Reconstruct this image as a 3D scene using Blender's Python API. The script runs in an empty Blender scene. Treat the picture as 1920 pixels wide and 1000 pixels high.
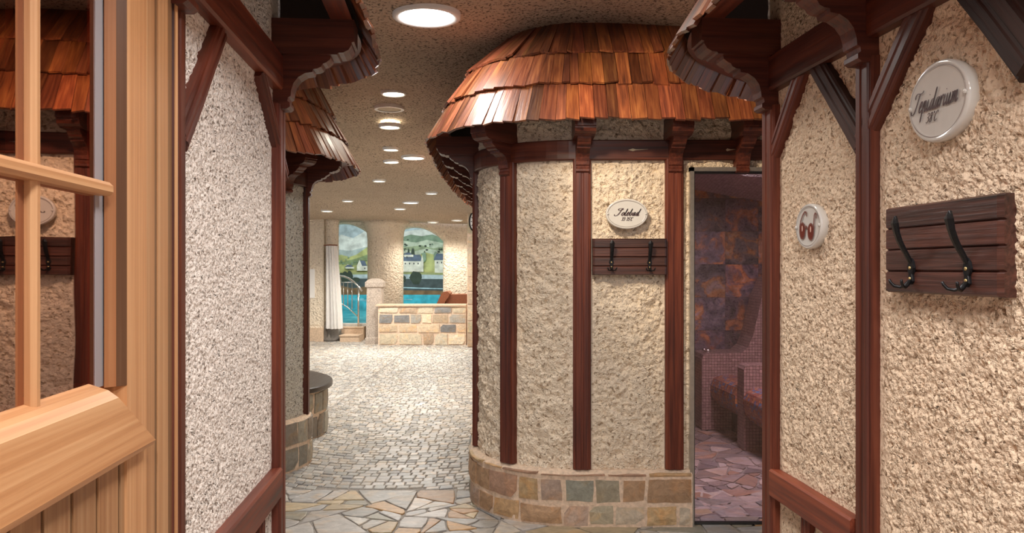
import bpy, math, random
import numpy as np
from mathutils import Vector, Matrix
rnd = random.Random(7)
S = bpy.context.scene
COL = S.collection
PI = math.pi
cos, sin, rad = math.cos, math.sin, math.radians

# ------------------------------------------------------------------ helpers
class MB:
    """collects shapes and links them as ONE mesh object"""
    def __init__(s):
        s.v = []; s.f = []; s.g = []; s.c = []; s.m = []; s.sm = []
    def add(s, vs, fs, gc=None, col=(1, 1, 1), mat=0, smooth=False):
        b = len(s.v)
        s.v += [tuple(v) for v in vs]
        s.g += [tuple(g) for g in (gc if gc is not None else vs)]
        s.c += [(col[0], col[1], col[2], 1.0)] * len(vs)
        for f in fs:
            s.f.append([i + b for i in f]); s.m.append(mat); s.sm.append(smooth)
    def box(s, x0, x1, y0, y1, z0, z1, axis=2, **k):
        vs = [(x, y, z) for x in (x0, x1) for y in (y0, y1) for z in (z0, z1)]
        fs = [(0, 1, 3, 2), (4, 6, 7, 5), (0, 4, 5, 1), (2, 3, 7, 6), (0, 2, 6, 4), (1, 5, 7, 3)]
        o = rnd.random() * 9
        if axis == 2: gc = [(z, x + o, y) for x, y, z in vs]
        elif axis == 1: gc = [(y, x + o, z) for x, y, z in vs]
        else: gc = [(x, y + o, z) for x, y, z in vs]
        s.add(vs, fs, gc, **k)
    def loft(s, rings, closed=True, caps=True, gcs=None, **k):
        n = len(rings[0]); vs = [p for r in rings for p in r]; fs = []
        for i in range(len(rings) - 1):
            for j in range(n if closed else n - 1):
                a = i * n + j; b = i * n + (j + 1) % n
                fs.append((a, b, b + n, a + n))
        if caps and closed:
            fs.append(tuple(reversed(range(n)))); fs.append(tuple(range((len(rings) - 1) * n, len(rings) * n)))
        s.add(vs, fs, gcs, **k)
    def prism(s, pts, a, b, ax, **k):
        """polygon pts (2d) extruded from a to b along axis ax"""
        def mk(p, t):
            return {0: (t, p[0], p[1]), 1: (p[0], t, p[1]), 2: (p[0], p[1], t)}[ax]
        s.loft([[mk(p, a) for p in pts], [mk(p, b) for p in pts]], **k)
    def tube(s, pts, r, n=8, **k):
        pts = [Vector(p) for p in pts]; rings = []
        up = Vector((0, 0, 1))
        for i, p in enumerate(pts):
            d = (pts[min(i + 1, len(pts) - 1)] - pts[max(i - 1, 0)]).normalized()
            a = d.cross(up)
            if a.length < .05: a = d.cross(Vector((1, 0, 0)))
            a.normalize(); b = d.cross(a).normalized()
            rr = r[i] if isinstance(r, (list, tuple)) else r
            rings.append([p + a * rr * cos(2 * PI * j / n) + b * rr * sin(2 * PI * j / n) for j in range(n)])
        s.loft(rings, smooth=True, **k)
    def lathe(s, prof, cx, cy, n=24, **k):
        rings = [[(cx + r * cos(2 * PI * j / n), cy + r * sin(2 * PI * j / n), z) for j in range(n)] for r, z in prof]
        s.loft(rings, **k)
    def build(s, name, mats, parent=None, world=False):
        me = bpy.data.meshes.new(name)
        v = np.array(s.v, dtype=float)
        if parent is not None:
            org = Vector((0, 0, 0)) if world else Vector(parent.get('_w', (0, 0, 0)))
        elif world:
            org = Vector((0, 0, 0))
        else:
            org = Vector(((v[:, 0].min() + v[:, 0].max()) / 2, (v[:, 1].min() + v[:, 1].max()) / 2, v[:, 2].min()))
        v = v - np.array(org)
        me.from_pydata(v.tolist(), [], s.f)
        a = me.attributes.new('gc', 'FLOAT_VECTOR', 'POINT'); a.data.foreach_set('vector', np.array(s.g, dtype=float).ravel())
        a = me.attributes.new('tone', 'FLOAT_COLOR', 'POINT'); a.data.foreach_set('color', np.array(s.c, dtype=float).ravel())
        me.polygons.foreach_set('material_index', s.m)
        me.polygons.foreach_set('use_smooth', s.sm)
        for m in (mats if isinstance(mats, (list, tuple)) else [mats]): me.materials.append(m)
        me.update()
        o = bpy.data.objects.new(name, me); COL.objects.link(o)
        if parent is not None:
            o.parent = parent
            if parent.type == 'MESH': o.location = org - Vector(parent.get('_w', (0, 0, 0)))
        else: o.location = org
        o['_w'] = tuple(org)
        return o

def thing(name, label, cat, loc=(0, 0, 0), group=None, rz=0):
    o = bpy.data.objects.new(name, None); COL.objects.link(o)
    o.location = loc; o.rotation_euler = (0, 0, rz); o.empty_display_size = .05
    o['_w'] = tuple(loc); tag(o, label, cat, group); return o
def tag(o, label=None, cat=None, group=None):
    if label: o['label'] = label
    if cat: o['category'] = cat
    if group: o['group'] = group
    return o
def struct(o, label=None):
    o['kind'] = 'structure'
    if label: o['label'] = label
    return o
def copy_tree(o, parent=None):
    c = o.copy(); COL.objects.link(c)
    if parent is not None: c.parent = parent
    for ch in list(o.children): copy_tree(ch, c)
    return c

# ------------------------------------------------------------------ materials
def newmat(name):
    m = bpy.data.materials.new(name); m.use_nodes = True
    nt = m.node_tree; b = nt.nodes['Principled BSDF']
    return m, nt, b
def nd(nt, t, **k):
    n = nt.nodes.new(t)
    for a, v in k.items():
        if a.startswith('i_'):
            key = a[2:]; n.inputs[int(key) if key.isdigit() else key.replace('_', ' ')].default_value = v
        else: setattr(n, a, v)
    return n
def ramp(nt, fac, stops, interp='LINEAR'):
    r = nt.nodes.new('ShaderNodeValToRGB'); r.color_ramp.interpolation = interp
    e = r.color_ramp.elements
    while len(e) < len(stops): e.new(.5)
    for i, (p, c) in enumerate(stops):
        e[i].position = p; e[i].color = (c[0], c[1], c[2], 1) if not isinstance(c, (int, float)) else (c, c, c, 1)
    nt.links.new(fac, r.inputs[0]); return r.outputs[0]
def math_(nt, op, a, b=None, c=None):
    n = nt.nodes.new('ShaderNodeMath'); n.operation = op
    for i, x in enumerate((a, b, c)):
        if x is None: continue
        if isinstance(x, (int, float)): n.inputs[i].default_value = x
        else: nt.links.new(x, n.inputs[i])
    return n.outputs[0]
def mixc(nt, fac, a, b, mode='MIX'):
    n = nt.nodes.new('ShaderNodeMix'); n.data_type = 'RGBA'; n.blend_type = mode
    for i, x in ((0, fac), (6, a), (7, b)):
        if isinstance(x, (int, float)): n.inputs[i].default_value = x
        elif isinstance(x, (tuple, list)): n.inputs[i].default_value = (x[0], x[1], x[2], 1)
        else: nt.links.new(x, n.inputs[i])
    return n.outputs[2]

def plaster(name, col, pit, s1=26, A=.016, s2=55, B=.010, disp=True, wear=(.62, .5, .34), vs=60, V=.008, pt=(.30, .44), mid=None, wp_=.014):
    m, nt, b = newmat(name); L = nt.links
    geo = nd(nt, 'ShaderNodeNewGeometry'); P = geo.outputs['Position']
    n1 = nd(nt, 'ShaderNodeTexNoise', i_Scale=s1, i_Detail=5.0, i_Roughness=.6); L.new(P, n1.inputs['Vector'])
    n2 = nd(nt, 'ShaderNodeTexNoise', i_Scale=s2, i_Detail=2.0, i_Roughness=.5); L.new(P, n2.inputs['Vector'])
    n0 = nd(nt, 'ShaderNodeTexNoise', i_Scale=s1 * .22, i_Detail=1.0); L.new(P, n0.inputs['Vector'])
    n3 = nd(nt, 'ShaderNodeTexNoise', i_Scale=s2 * 3.5, i_Detail=3.0); L.new(P, n3.inputs['Vector'])
    # warped blobs of thrown plaster
    wv = nd(nt, 'ShaderNodeVectorMath', operation='MULTIPLY_ADD'); L.new(n1.outputs['Color'], wv.inputs[0]); wv.inputs[1].default_value = (wp_, wp_, wp_); L.new(P, wv.inputs[2])
    vo = nd(nt, 'ShaderNodeTexVoronoi', feature='SMOOTH_F1', i_Scale=float(vs), i_Smoothness=.35); L.new(wv.outputs[0], vo.inputs['Vector'])
    blob = ramp(nt, vo.outputs['Distance'], [(.05, 1.0), (.75, 0.0)])
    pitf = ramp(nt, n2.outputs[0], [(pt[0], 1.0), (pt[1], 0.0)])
    lump = ramp(nt, n1.outputs[0], [(.28, 0.0), (.72, 1.0)])
    h = math_(nt, 'MULTIPLY', lump, A)
    h = math_(nt, 'ADD', h, math_(nt, 'MULTIPLY', blob, V))
    h = math_(nt, 'SUBTRACT', h, math_(nt, 'MULTIPLY', pitf, B))
    h = math_(nt, 'ADD', h, math_(nt, 'MULTIPLY', n3.outputs[0], .0025))
    h = math_(nt, 'ADD', h, math_(nt, 'MULTIPLY', n0.outputs[0], .008))
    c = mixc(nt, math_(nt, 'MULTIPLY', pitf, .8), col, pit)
    big = nd(nt, 'ShaderNodeTexNoise', i_Scale=1.7, i_Detail=3.0); L.new(P, big.inputs['Vector'])
    c = mixc(nt, ramp(nt, big.outputs[0], [(.45, 0.0), (.75, .35)]), c, wear)
    L.new(c, b.inputs['Base Color']); b.inputs['Roughness'].default_value = .9
    b.inputs['Specular IOR Level'].default_value = .2
    if disp:
        d = nd(nt, 'ShaderNodeDisplacement', i_Midlevel=(A * .5 + V * .45 + .006) if mid is None else mid, i_Scale=1.0)
        ta = nd(nt, 'ShaderNodeAttribute', attribute_name='tone'); md = d.inputs['Midlevel'].default_value
        h = math_(nt, 'ADD', math_(nt, 'MULTIPLY', math_(nt, 'SUBTRACT', h, md - .004), ta.outputs['Fac']), md - .004)
        L.new(h, d.inputs['Height']); L.new(d.outputs[0], nt.nodes['Material Output'].inputs['Displacement'])
        m.displacement_method = 'BOTH'
    else:
        bp = nd(nt, 'ShaderNodeBump', i_Distance=1.0, i_Strength=1.0)
        L.new(h, bp.inputs['Height']); L.new(bp.outputs[0], b.inputs['Normal'])
    return m

def wood(name, dark, mid, light, rough=.38, gs=(2.2, 60, 60), bump=.0012, tone=True, coat=.25, spec=.5):
    m, nt, b = newmat(name); L = nt.links
    at = nd(nt, 'ShaderNodeAttribute', attribute_name='gc')
    mp = nd(nt, 'ShaderNodeMapping'); mp.inputs['Scale'].default_value = gs; L.new(at.outputs['Vector'], mp.inputs['Vector'])
    n = nd(nt, 'ShaderNodeTexNoise', i_Scale=1.0, i_Detail=5.0, i_Roughness=.6, i_Distortion=.3); L.new(mp.outputs[0], n.inputs['Vector'])
    mp2 = nd(nt, 'ShaderNodeMapping'); mp2.inputs['Scale'].default_value = (gs[0] * .6, gs[1] * .2, gs[2] * .2); L.new(at.outputs['Vector'], mp2.inputs['Vector'])
    n2 = nd(nt, 'ShaderNodeTexNoise', i_Scale=1.0, i_Detail=2.0); L.new(mp2.outputs[0], n2.inputs['Vector'])
    f = math_(nt, 'ADD', math_(nt, 'MULTIPLY', n.outputs[0], .6), math_(nt, 'MULTIPLY', n2.outputs[0], .4))
    c = ramp(nt, f, [(.32, dark), (.5, mid), (.68, light)])
    if tone:
        ta = nd(nt, 'ShaderNodeAttribute', attribute_name='tone')
        c = mixc(nt, 1.0, c, ta.outputs['Color'], 'MULTIPLY')
    L.new(c, b.inputs['Base Color'])
    L.new(math_(nt, 'ADD', math_(nt, 'MULTIPLY', n.outputs[0], .3), rough - .12), b.inputs['Roughness'])
    b.inputs['Coat Weight'].default_value = coat; b.inputs['Coat Roughness'].default_value = .25
    b.inputs['Specular IOR Level'].default_value = spec
    bp = nd(nt, 'ShaderNodeBump', i_Distance=bump, i_Strength=1.0); L.new(n.outputs[0], bp.inputs['Height']); L.new(bp.outputs[0], b.inputs['Normal'])
    return m

def stonemat(name, rough=.6, bump=.004, sc=30, var=.25, veins=True):
    m, nt, b = newmat(name); L = nt.links
    ta = nd(nt, 'ShaderNodeAttribute', attribute_name='tone'); gc = nd(nt, 'ShaderNodeAttribute', attribute_name='gc')
    n = nd(nt, 'ShaderNodeTexNoise', i_Scale=float(sc), i_Detail=5.0, i_Roughness=.65, i_Distortion=.8); L.new(gc.outputs['Vector'], n.inputs['Vector'])
    n2 = nd(nt, 'ShaderNodeTexNoise', i_Scale=sc * .25, i_Detail=3.0, i_Distortion=1.5); L.new(gc.outputs['Vector'], n2.inputs['Vector'])
    c = mixc(nt, 1.0, ta.outputs['Color'], ramp(nt, n.outputs[0], [(.3, 1 - var), (.7, 1 + var * .6)]), 'MULTIPLY')
    if veins: c = mixc(nt, ramp(nt, n2.outputs[0], [(.5, 0.0), (.72, .55)]), c, mixc(nt, 1.0, c, (1.35, 1.0, .62), 'MULTIPLY'))
    L.new(c, b.inputs['Base Color']); b.inputs['Roughness'].default_value = rough
    bp = nd(nt, 'ShaderNodeBump', i_Distance=bump, i_Strength=1.0); L.new(n.outputs[0], bp.inputs['Height']); L.new(bp.outputs[0], b.inputs['Normal'])
    return m

def plain(name, col, rough=.5, metal=0, noise=0, bump=0, sc=40, **k):
    m, nt, b = newmat(name); L = nt.links
    tc = nd(nt, 'ShaderNodeNewGeometry')
    n = nd(nt, 'ShaderNodeTexNoise', i_Scale=float(sc), i_Detail=3.0); L.new(tc.outputs['Position'], n.inputs['Vector'])
    c = mixc(nt, ramp(nt, n.outputs[0], [(.3, 0.0), (.7, 1.0)]), tuple(x * (1 - noise) for x in col), tuple(min(1, x * (1 + noise)) for x in col))
    L.new(c, b.inputs['Base Color']); b.inputs['Roughness'].default_value = rough; b.inputs['Metallic'].default_value = metal
    if bump:
        bp = nd(nt, 'ShaderNodeBump', i_Distance=bump, i_Strength=1.0); L.new(n.outputs[0], bp.inputs['Height']); L.new(bp.outputs[0], b.inputs['Normal'])
    for a, v in k.items(): b.inputs[a.replace('_', ' ')].default_value = v
    return m
def emit(name, col, s):
    m, nt, b = newmat(name); b.inputs['Emission Color'].default_value = (*col, 1); b.inputs['Emission Strength'].default_value = s
    b.inputs['Base Color'].default_value = (.9, .9, .9, 1); return m

M = {}
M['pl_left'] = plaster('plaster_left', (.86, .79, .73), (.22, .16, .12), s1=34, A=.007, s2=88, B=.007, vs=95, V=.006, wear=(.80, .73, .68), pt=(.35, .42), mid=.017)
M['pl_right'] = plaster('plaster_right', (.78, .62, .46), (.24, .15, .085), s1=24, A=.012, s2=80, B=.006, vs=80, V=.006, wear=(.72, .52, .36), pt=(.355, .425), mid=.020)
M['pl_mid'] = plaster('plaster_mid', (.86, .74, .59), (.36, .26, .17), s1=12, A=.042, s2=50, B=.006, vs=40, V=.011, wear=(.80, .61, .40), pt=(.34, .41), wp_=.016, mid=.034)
M['pl_tower'] = plaster('plaster_tower', (.60, .57, .51), (.16, .14, .12), s1=30, A=.008, s2=70, B=.006, vs=80, V=.007, pt=(.36, .44))
M['pl_ceil'] = plaster('plaster_ceiling', (.56, .45, .34), (.045, .03, .025), s1=20, A=.008, s2=60, B=.008, disp=False, wear=(.42, .32, .23), vs=60, V=.005, pt=(.36, .44))
M['pl_far'] = plaster('plaster_far', (.86, .76, .62), (.60, .49, .37), s1=16, A=.02, s2=30, B=.004, disp=False, wear=(.84, .72, .56), vs=30, V=.012)
M['timber'] = wood('mahogany_timber', (.026, .006, .004), (.100, .021, .010), (.19, .046, .020), rough=.44, coat=.12, spec=.4)
M['timber_rough'] = wood('weathered_timber', (.012, .007, .006), (.045, .02, .015), (.10, .046, .036), rough=.6, coat=0, spec=.25, bump=.004, gs=(2, 45, 45))
M['shingle'] = wood('shingle_wood', (.055, .015, .009), (.22, .062, .021), (.42, .150, .045), rough=.44, gs=(5, 70, 70), coat=.35, bump=.002)
M['pine'] = wood('honey_softwood', (.38, .165, .065), (.53, .27, .12), (.66, .39, .20), rough=.45, gs=(1.2, 90, 90), coat=.15, bump=.0004)
M['redwood'] = wood('red_panelling', (.16, .05, .03), (.30, .10, .055), (.42, .16, .09), rough=.6, gs=(1.2, 40, 40))
M['board'] = wood('hook_board_wood', (.016, .006, .004), (.062, .020, .013), (.12, .042, .027), rough=.42, gs=(4, 130, 130), bump=.0016)
M['bench_top'] = wood('black_stained_wood', (.012, .009, .008), (.035, .026, .022), (.07, .05, .042), rough=.4, gs=(3, 40, 40))
M['stone'] = stonemat('quartzite', .6, .006, 26, .3)
M['cobble'] = stonemat('cobbles', .42, .002, 40, .22)
M['flag'] = stonemat('flagstones', .45, .003, 14, .3)
M['mortar'] = plain('pink_mortar', (.74, .57, .43), .9, noise=.18, bump=.006, sc=45)
M['grout'] = plain('floor_grout', (.34, .31, .28), .9, noise=.2, bump=.004, sc=60)
M['iron'] = plain('black_iron', (.018, .018, .020), .38, .6, noise=.3, bump=.0006, sc=120)
M['brass'] = plain('brass_screw', (.65, .48, .22), .35, .9, noise=.1)
M['enamel'] = plain('white_enamel', (.70, .68, .64), .12, 0, noise=.02, Coat_Weight=.5)
M['ink'] = plain('dark_ink', (.06, .022, .02), .35)
M['ink_thin'] = plain('grey_ink', (.22, .17, .15), .4)
M['lens'] = plain('brown_lens_paint', (.16, .022, .012), .3)
M['lens_glint'] = plain('pink_glint_paint', (.75, .50, .42), .4)
M['steel'] = plain('brushed_steel', (.55, .52, .48), .35, .9, noise=.1)
M['steel_dark'] = plain('dark_gasket', (.03, .03, .03), .5)
M['chrome'] = plain('polished_steel', (.75, .75, .75), .2, 1.0)
M['granite'] = plain('granite', (.42, .36, .31), .8, noise=.35, bump=.004, sc=60)
M['white'] = plain('white_trim', (.85, .85, .83), .4)
M['lamp'] = emit('lamp_daylight', (1, .98, .95), 8)
M['lamp_warm'] = emit('lamp_warm', (1, .88, .66), 9)
M['grille'] = plain('grille_beige', (.55, .46, .33), .7, noise=.1)
M['cloth'] = plain('white_curtain', (.80, .79, .78), .9, noise=.04, bump=.003, sc=20)
M['leather'] = plain('brown_leather', (.26, .085, .035), .42, noise=.15)
M['cap'] = plain('wall_cap', (.62, .47, .34), .8, noise=.15, bump=.003)
M['paper'] = plain('paper', (.85, .84, .82), .8)
M['soil'] = plain('dark_base', (.030, .020, .016), .95, Specular_IOR_Level=.05)

# ------------------------------------------------------------------ camera : level, 62 degrees wide
F = 1500.0; HZ = 505.0; CH = 1.4
cam = bpy.data.objects.new('camera', bpy.data.cameras.new('camera')); COL.objects.link(cam)
cam.location = (0, 0, CH); cam.rotation_euler = (PI / 2, 0, 0)
cam.data.sensor_width = 36; cam.data.lens = 36 * F / 1920; cam.data.shift_y = 5 / 1920; cam.data.clip_start = .02
S.camera = cam
def at(u, v, Y):       # photo measurement -> point at depth Y (metres)
    return Vector(((u - 960) / F * Y, Y, CH - (v - HZ) / F * Y))
SL = .083              # the corridor runs slightly left
def onwall(u, v, b):   # measured point on a corridor wall x = b - SL*y
    Y = b / ((u - 960) / F + SL); return at(u, v, Y)
WR, WL = 1.09, -.56    # right and left corridor walls
DV = Vector((-SL, 1, 0)).normalized()      # along corridor
NR = Vector((-1, -SL, 0)).normalized()     # right wall faces left
NL = -NR                                    # left wall faces right

# ------------------------------------------------------------------ paths
class Path:
    def __init__(s, pts, smooth=False):
        pts = [Vector((p[0], p[1])) for p in pts]
        if smooth:
            q = []
            for i in range(len(pts) - 1):
                p0 = pts[max(i - 1, 0)]; p1 = pts[i]; p2 = pts[i + 1]; p3 = pts[min(i + 2, len(pts) - 1)]
                for k in range(8):
                    t = k / 8
                    q.append(.5 * ((2 * p1) + (p2 - p0) * t + (2 * p0 - 5 * p1 + 4 * p2 - p3) * t * t + (3 * p1 - p0 - 3 * p2 + p3) * t ** 3))
            q.append(pts[-1]); pts = q
        s.p = pts; s.d = [0.0]
        for i in range(1, len(pts)): s.d.append(s.d[-1] + (pts[i] - pts[i - 1]).length)
        s.L = s.d[-1]
        s.n = []
        for i in range(len(pts)):
            t = (pts[min(i + 1, len(pts) - 1)] - pts[max(i - 1, 0)]).normalized()
            s.n.append(Vector((t.y, -t.x)))      # outward = right-hand side of travel
    def at(s, d, off=0.0):
        d = min(max(d, 0), s.L - 1e-6); i = int(np.searchsorted(s.d, d, side='right')) - 1
        i = min(max(i, 0), len(s.p) - 2); t = (d - s.d[i]) / max(1e-9, s.d[i + 1] - s.d[i])
        p = s.p[i].lerp(s.p[i + 1], t); n = s.n[i].lerp(s.n[i + 1], t).normalized()
        return p + n * off, n
    def near(s, x, y):
        best = min(range(400), key=lambda k: (s.at(k / 399 * s.L)[0] - Vector((x, y))).length)
        return best / 399 * s.L
def arcpts(cx, cy, r, a0, a1, n=14):
    return [(cx + r * cos(rad(a0 + (a1 - a0) * i / n)), cy + r * sin(rad(a0 + (a1 - a0) * i / n))) for i in range(n + 1)]

def wallgrid(name, path, z0, z1, mat, step=.01, d0=0, d1=None, off=0.0, zstep=None, posts=(), beams=()):
    d1 = path.L if d1 is None else d1
    n = max(2, int((d1 - d0) / step)); m = max(2, int((z1 - z0) / (zstep or step)))
    mb = MB(); vs = []
    for i in range(n + 1):
        p, nn = path.at(d0 + (d1 - d0) * i / n, off)
        for j in range(m + 1): vs.append((p.x, p.y, z0 + (z1 - z0) * j / m))
    fs = [(i * (m + 1) + j, (i + 1) * (m + 1) + j, (i + 1) * (m + 1) + j + 1, i * (m + 1) + j + 1) for i in range(n) for j in range(m)]
    mb.add(vs, fs, smooth=True)
    k = 0
    for i in range(n + 1):
        d = d0 + (d1 - d0) * i / n; a = min([max(0.0, (abs(d - c) - w / 2 - .002 - .006 * sin(d * 40)) / .035) for c, w in posts] + [1.0])
        for j in range(m + 1):
            z = z0 + (z1 - z0) * j / m; t = min([a] + [max(0.0, (abs(z - c) - w / 2) / .03) for c, w in beams]); t = .12 + .88 * min(1, max(0, t + .012 * sin(z * 37 + d * 20)))
            mb.c[k] = (t, t, t, 1.0); k += 1
    return struct(mb.build(name, mat))

def stone_course(mb, path, d0, d1, z0, z1, rows, palette, off=.0, thick=.022, wmin=.1, wmax=.24, gap=.008, sub=.05, seed=1):
    r = random.Random(seed)
    heights = [(z1 - z0) * h / sum(rows) for h in rows]
    z = z0
    for hi, h in enumerate(heights):
        d = d0; tops = r.uniform(-.012, .012)
        while d < d1 - .02:
            w = r.uniform(wmin, wmax) * (1 if h > .06 else 1.5)
            if d + w > d1 - wmin * .6: w = d1 - d
            j = lambda s=.014: r.uniform(-s, s)
            g = gap * r.uniform(.7, 1.8)
            jj = .010 if h > .06 else .004
            bl = (d + g, z + g + abs(j(jj))); br = (d + w - g, z + g + abs(j(jj))); tr = (d + w - g + j(jj), z + h - g - abs(j(jj))); tl = (d + g + j(jj), z + h - g - abs(j(jj)))
            c = r.choice(palette); k = r.uniform(.8, 1.2); c = tuple(min(1, x * k) for x in c)
            n = max(2, int(w / sub)); mrow = 3
            T = thick * r.uniform(.8, 1.25); vs = []; go = r.random() * 20
            mid = ((d + w / 2), z + h / 2)
            cutc = r.choice([0, 0, 1, 2])
            for i in range(n + 1):
                for k2 in range(mrow + 1):
                    a = i / n; b = k2 / mrow
                    x = (bl[0] * (1 - a) + br[0] * a) * (1 - b) + (tl[0] * (1 - a) + tr[0] * a) * b
                    y = (bl[1] * (1 - a) + br[1] * a) * (1 - b) + (tl[1] * (1 - a) + tr[1] * a) * b
                    if cutc == 1 and i == 0 and k2 == mrow: x += .25 * h; 
                    if cutc == 2 and i == n and k2 == 0: x -= .2 * h
                    edge = i in (0, n) or k2 in (0, mrow)
                    if edge: x += r.uniform(-.003, .003); y += r.uniform(-.003, .003)
                    p, nn = path.at(x, off + (T * .75 if edge else T + r.uniform(-.002, .002)))
                    vs.append((p.x, p.y, y))
            fs = [(i * (mrow + 1) + q, (i + 1) * (mrow + 1) + q, (i + 1) * (mrow + 1) + q + 1, i * (mrow + 1) + q + 1) for i in range(n) for q in range(mrow)]
            # skirt back to the mortar
            loop = [i * (mrow + 1) for i in range(n + 1)] + [n * (mrow + 1) + q for q in range(1, mrow + 1)] + [i * (mrow + 1) + mrow for i in range(n - 1, -1, -1)] + [q for q in range(mrow - 1, 0, -1)]
            base = len(vs); 
            for idx in loop:
                v = Vector(vs[idx]); 
                dd = path_dir(path, v)
                vs.append((v.x - dd.x * thick * 1.2, v.y - dd.y * thick * 1.2, v.z))
            ll = len(loop)
            fs += [(loop[q], base + q, base + (q + 1) % ll, loop[(q + 1) % ll]) for q in range(ll)]
            gcs = [(v[0] + go, v[1] + go, v[2] + go) for v in vs]
            mb.add(vs, fs, gcs, col=c, smooth=False)
            d += w
        z += h
def path_dir(path, v):
    best = min(range(len(path.p)), key=lambda i: (path.p[i] - Vector((v.x, v.y))).length_squared)
    return path.n[best]

WARM = [(.50, .32, .19), (.56, .36, .19), (.42, .37, .27), (.33, .33, .27), (.58, .47, .35), (.42, .26, .18), (.25, .25, .22), (.60, .42, .23), (.48, .36, .29), (.52, .44, .34)]
COOL = [(.36, .33, .27), (.30, .28, .24), (.42, .37, .29), (.27, .23, .19)]
PALE = [(.62, .54, .40), (.52, .47, .36), (.70, .62, .48), (.50, .38, .27), (.26, .26, .26), (.60, .47, .33), (.56, .53, .42), (.66, .58, .43), (.40, .38, .34), (.70, .60, .44)]

# ------------------------------------------------------------------ timber pieces
def timber(name, p0, p1, w, dep, out, mat='timber', parent=None, grooves=True, tone=1.0, back=.03, wob=.0):
    """straight moulded timber lying on a wall: centre line p0-p1 on the wall surface, out = wall normal"""
    p0, p1 = Vector(p0), Vector(p1); X = (p1 - p0); Ln = X.length; X.normalize(); Z = Vector(out).normalized(); Y = Z.cross(X).normalized()
    h = w / 2
    if grooves: prof = [(-h, -back), (-h, dep * .55), (-h + .006, dep * .75), (-h + .013, dep * .78), (-h + .016, dep), (-.008, dep), (-.004, dep - .003), (0.004, dep - .003), (.008, dep), (h - .016, dep), (h - .013, dep * .78), (h - .006, dep * .75), (h, dep * .55), (h, -back)]
    else: prof = [(-h, -back), (-h, dep - .006), (-h + .006, dep), (h - .006, dep), (h, dep - .006), (h, -back)]
    n = max(1, int(Ln / .12)); rings = []; gcs = []; o = rnd.random() * 30
    for i in range(n + 1):
        t = Ln * i / n; dx = rnd.uniform(-wob, wob)
        for a, b in prof: gcs.append((t + o, a + o, b))
        rings.append([p0 + X * t + Y * (a + dx) + Z * b for a, b in prof])
    mb = MB(); k = tone * rnd.uniform(.85, 1.15)
    mb.loft(rings, gcs=gcs, col=(k, k, k))
    return mb.build(name, M[mat], parent)

def curved_beam(name, path, d0, d1, z0, z1, dep, mat='timber', back=.02, off=0.0, parent=None, tone=1):
    n = max(2, int((d1 - d0) / .06)); rings = []; gcs = []
    for i in range(n + 1):
        d = d0 + (d1 - d0) * i / n; r = []
        for o, z in ((-back, z0), (dep - .006, z0), (dep, z0 + .006), (dep, z1 - .006), (dep - .006, z1), (-back, z1)):
            p, nn = path.at(d, off + o); r.append((p.x, p.y, z)); gcs.append((d, z, o))
        rings.append(r)
    mb = MB(); mb.loft(rings, gcs=gcs, col=(tone,) * 3); return mb.build(name, M[mat], parent)

# ---- bracket prototype, out = +x, origin on the wall at floor height 0
def bracket_proto():
    t = thing('roof_bracket', '', 'bracket', (0, 0, 0))
    a = MB(); z0, z1, L = 2.10, 2.215, .245
    prof = [(-.03, z0), (L - .055, z0), (L - .05, z0 + .006), (L - .035, z0 + .007), (L - .018, z0 + .016), (L - .008, z0 + .032), (L - .008, z0 + .04), (L, z0 + .043), (L, z1), (-.03, z1)]
    vs = [[(x, -.055, z) for x, z in prof], [(x, .055, z) for x, z in prof]]
    a.loft(vs, gcs=[p for r in vs for p in r], col=(.9, .9, .9)); a.build('beam_end', M['timber'], t)
    b = MB()
    prof = [(-.03, 1.925), (.026, 1.925), (.036, 1.932), (.036, 1.944), (.028, 1.95), (.030, 1.962), (.038, 1.966), (.040, 1.985), (.047, 2.008), (.062, 2.028), (.084, 2.042), (.108, 2.046), (.110, 2.056), (.124, 2.058), (.136, 2.064), (.142, 2.074), (.152, 2.078), (.165, 2.088), (.168, 2.10), (-.03, 2.10)]
    vs = [[(x, -.036, z) for x, z in prof], [(x, .036, z) for x, z in prof]]
    b.loft(vs, gcs=[p for r in vs for p in r]); b.build('corbel', M['timber'], t)
    return t
BR = bracket_proto(); BR_used = [False]
def bracket(p, n, label, group=None, scale_tone=1):
    o = BR if not BR_used[0] else copy_tree(BR); BR_used[0] = True
    o.location = (p[0], p[1], 0); o.rotation_euler = (0, 0, math.atan2(n[1], n[0])); o['label'] = label
    if group: o['group'] = group
    elif 'group' in o: del o['group']
    return o

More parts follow.
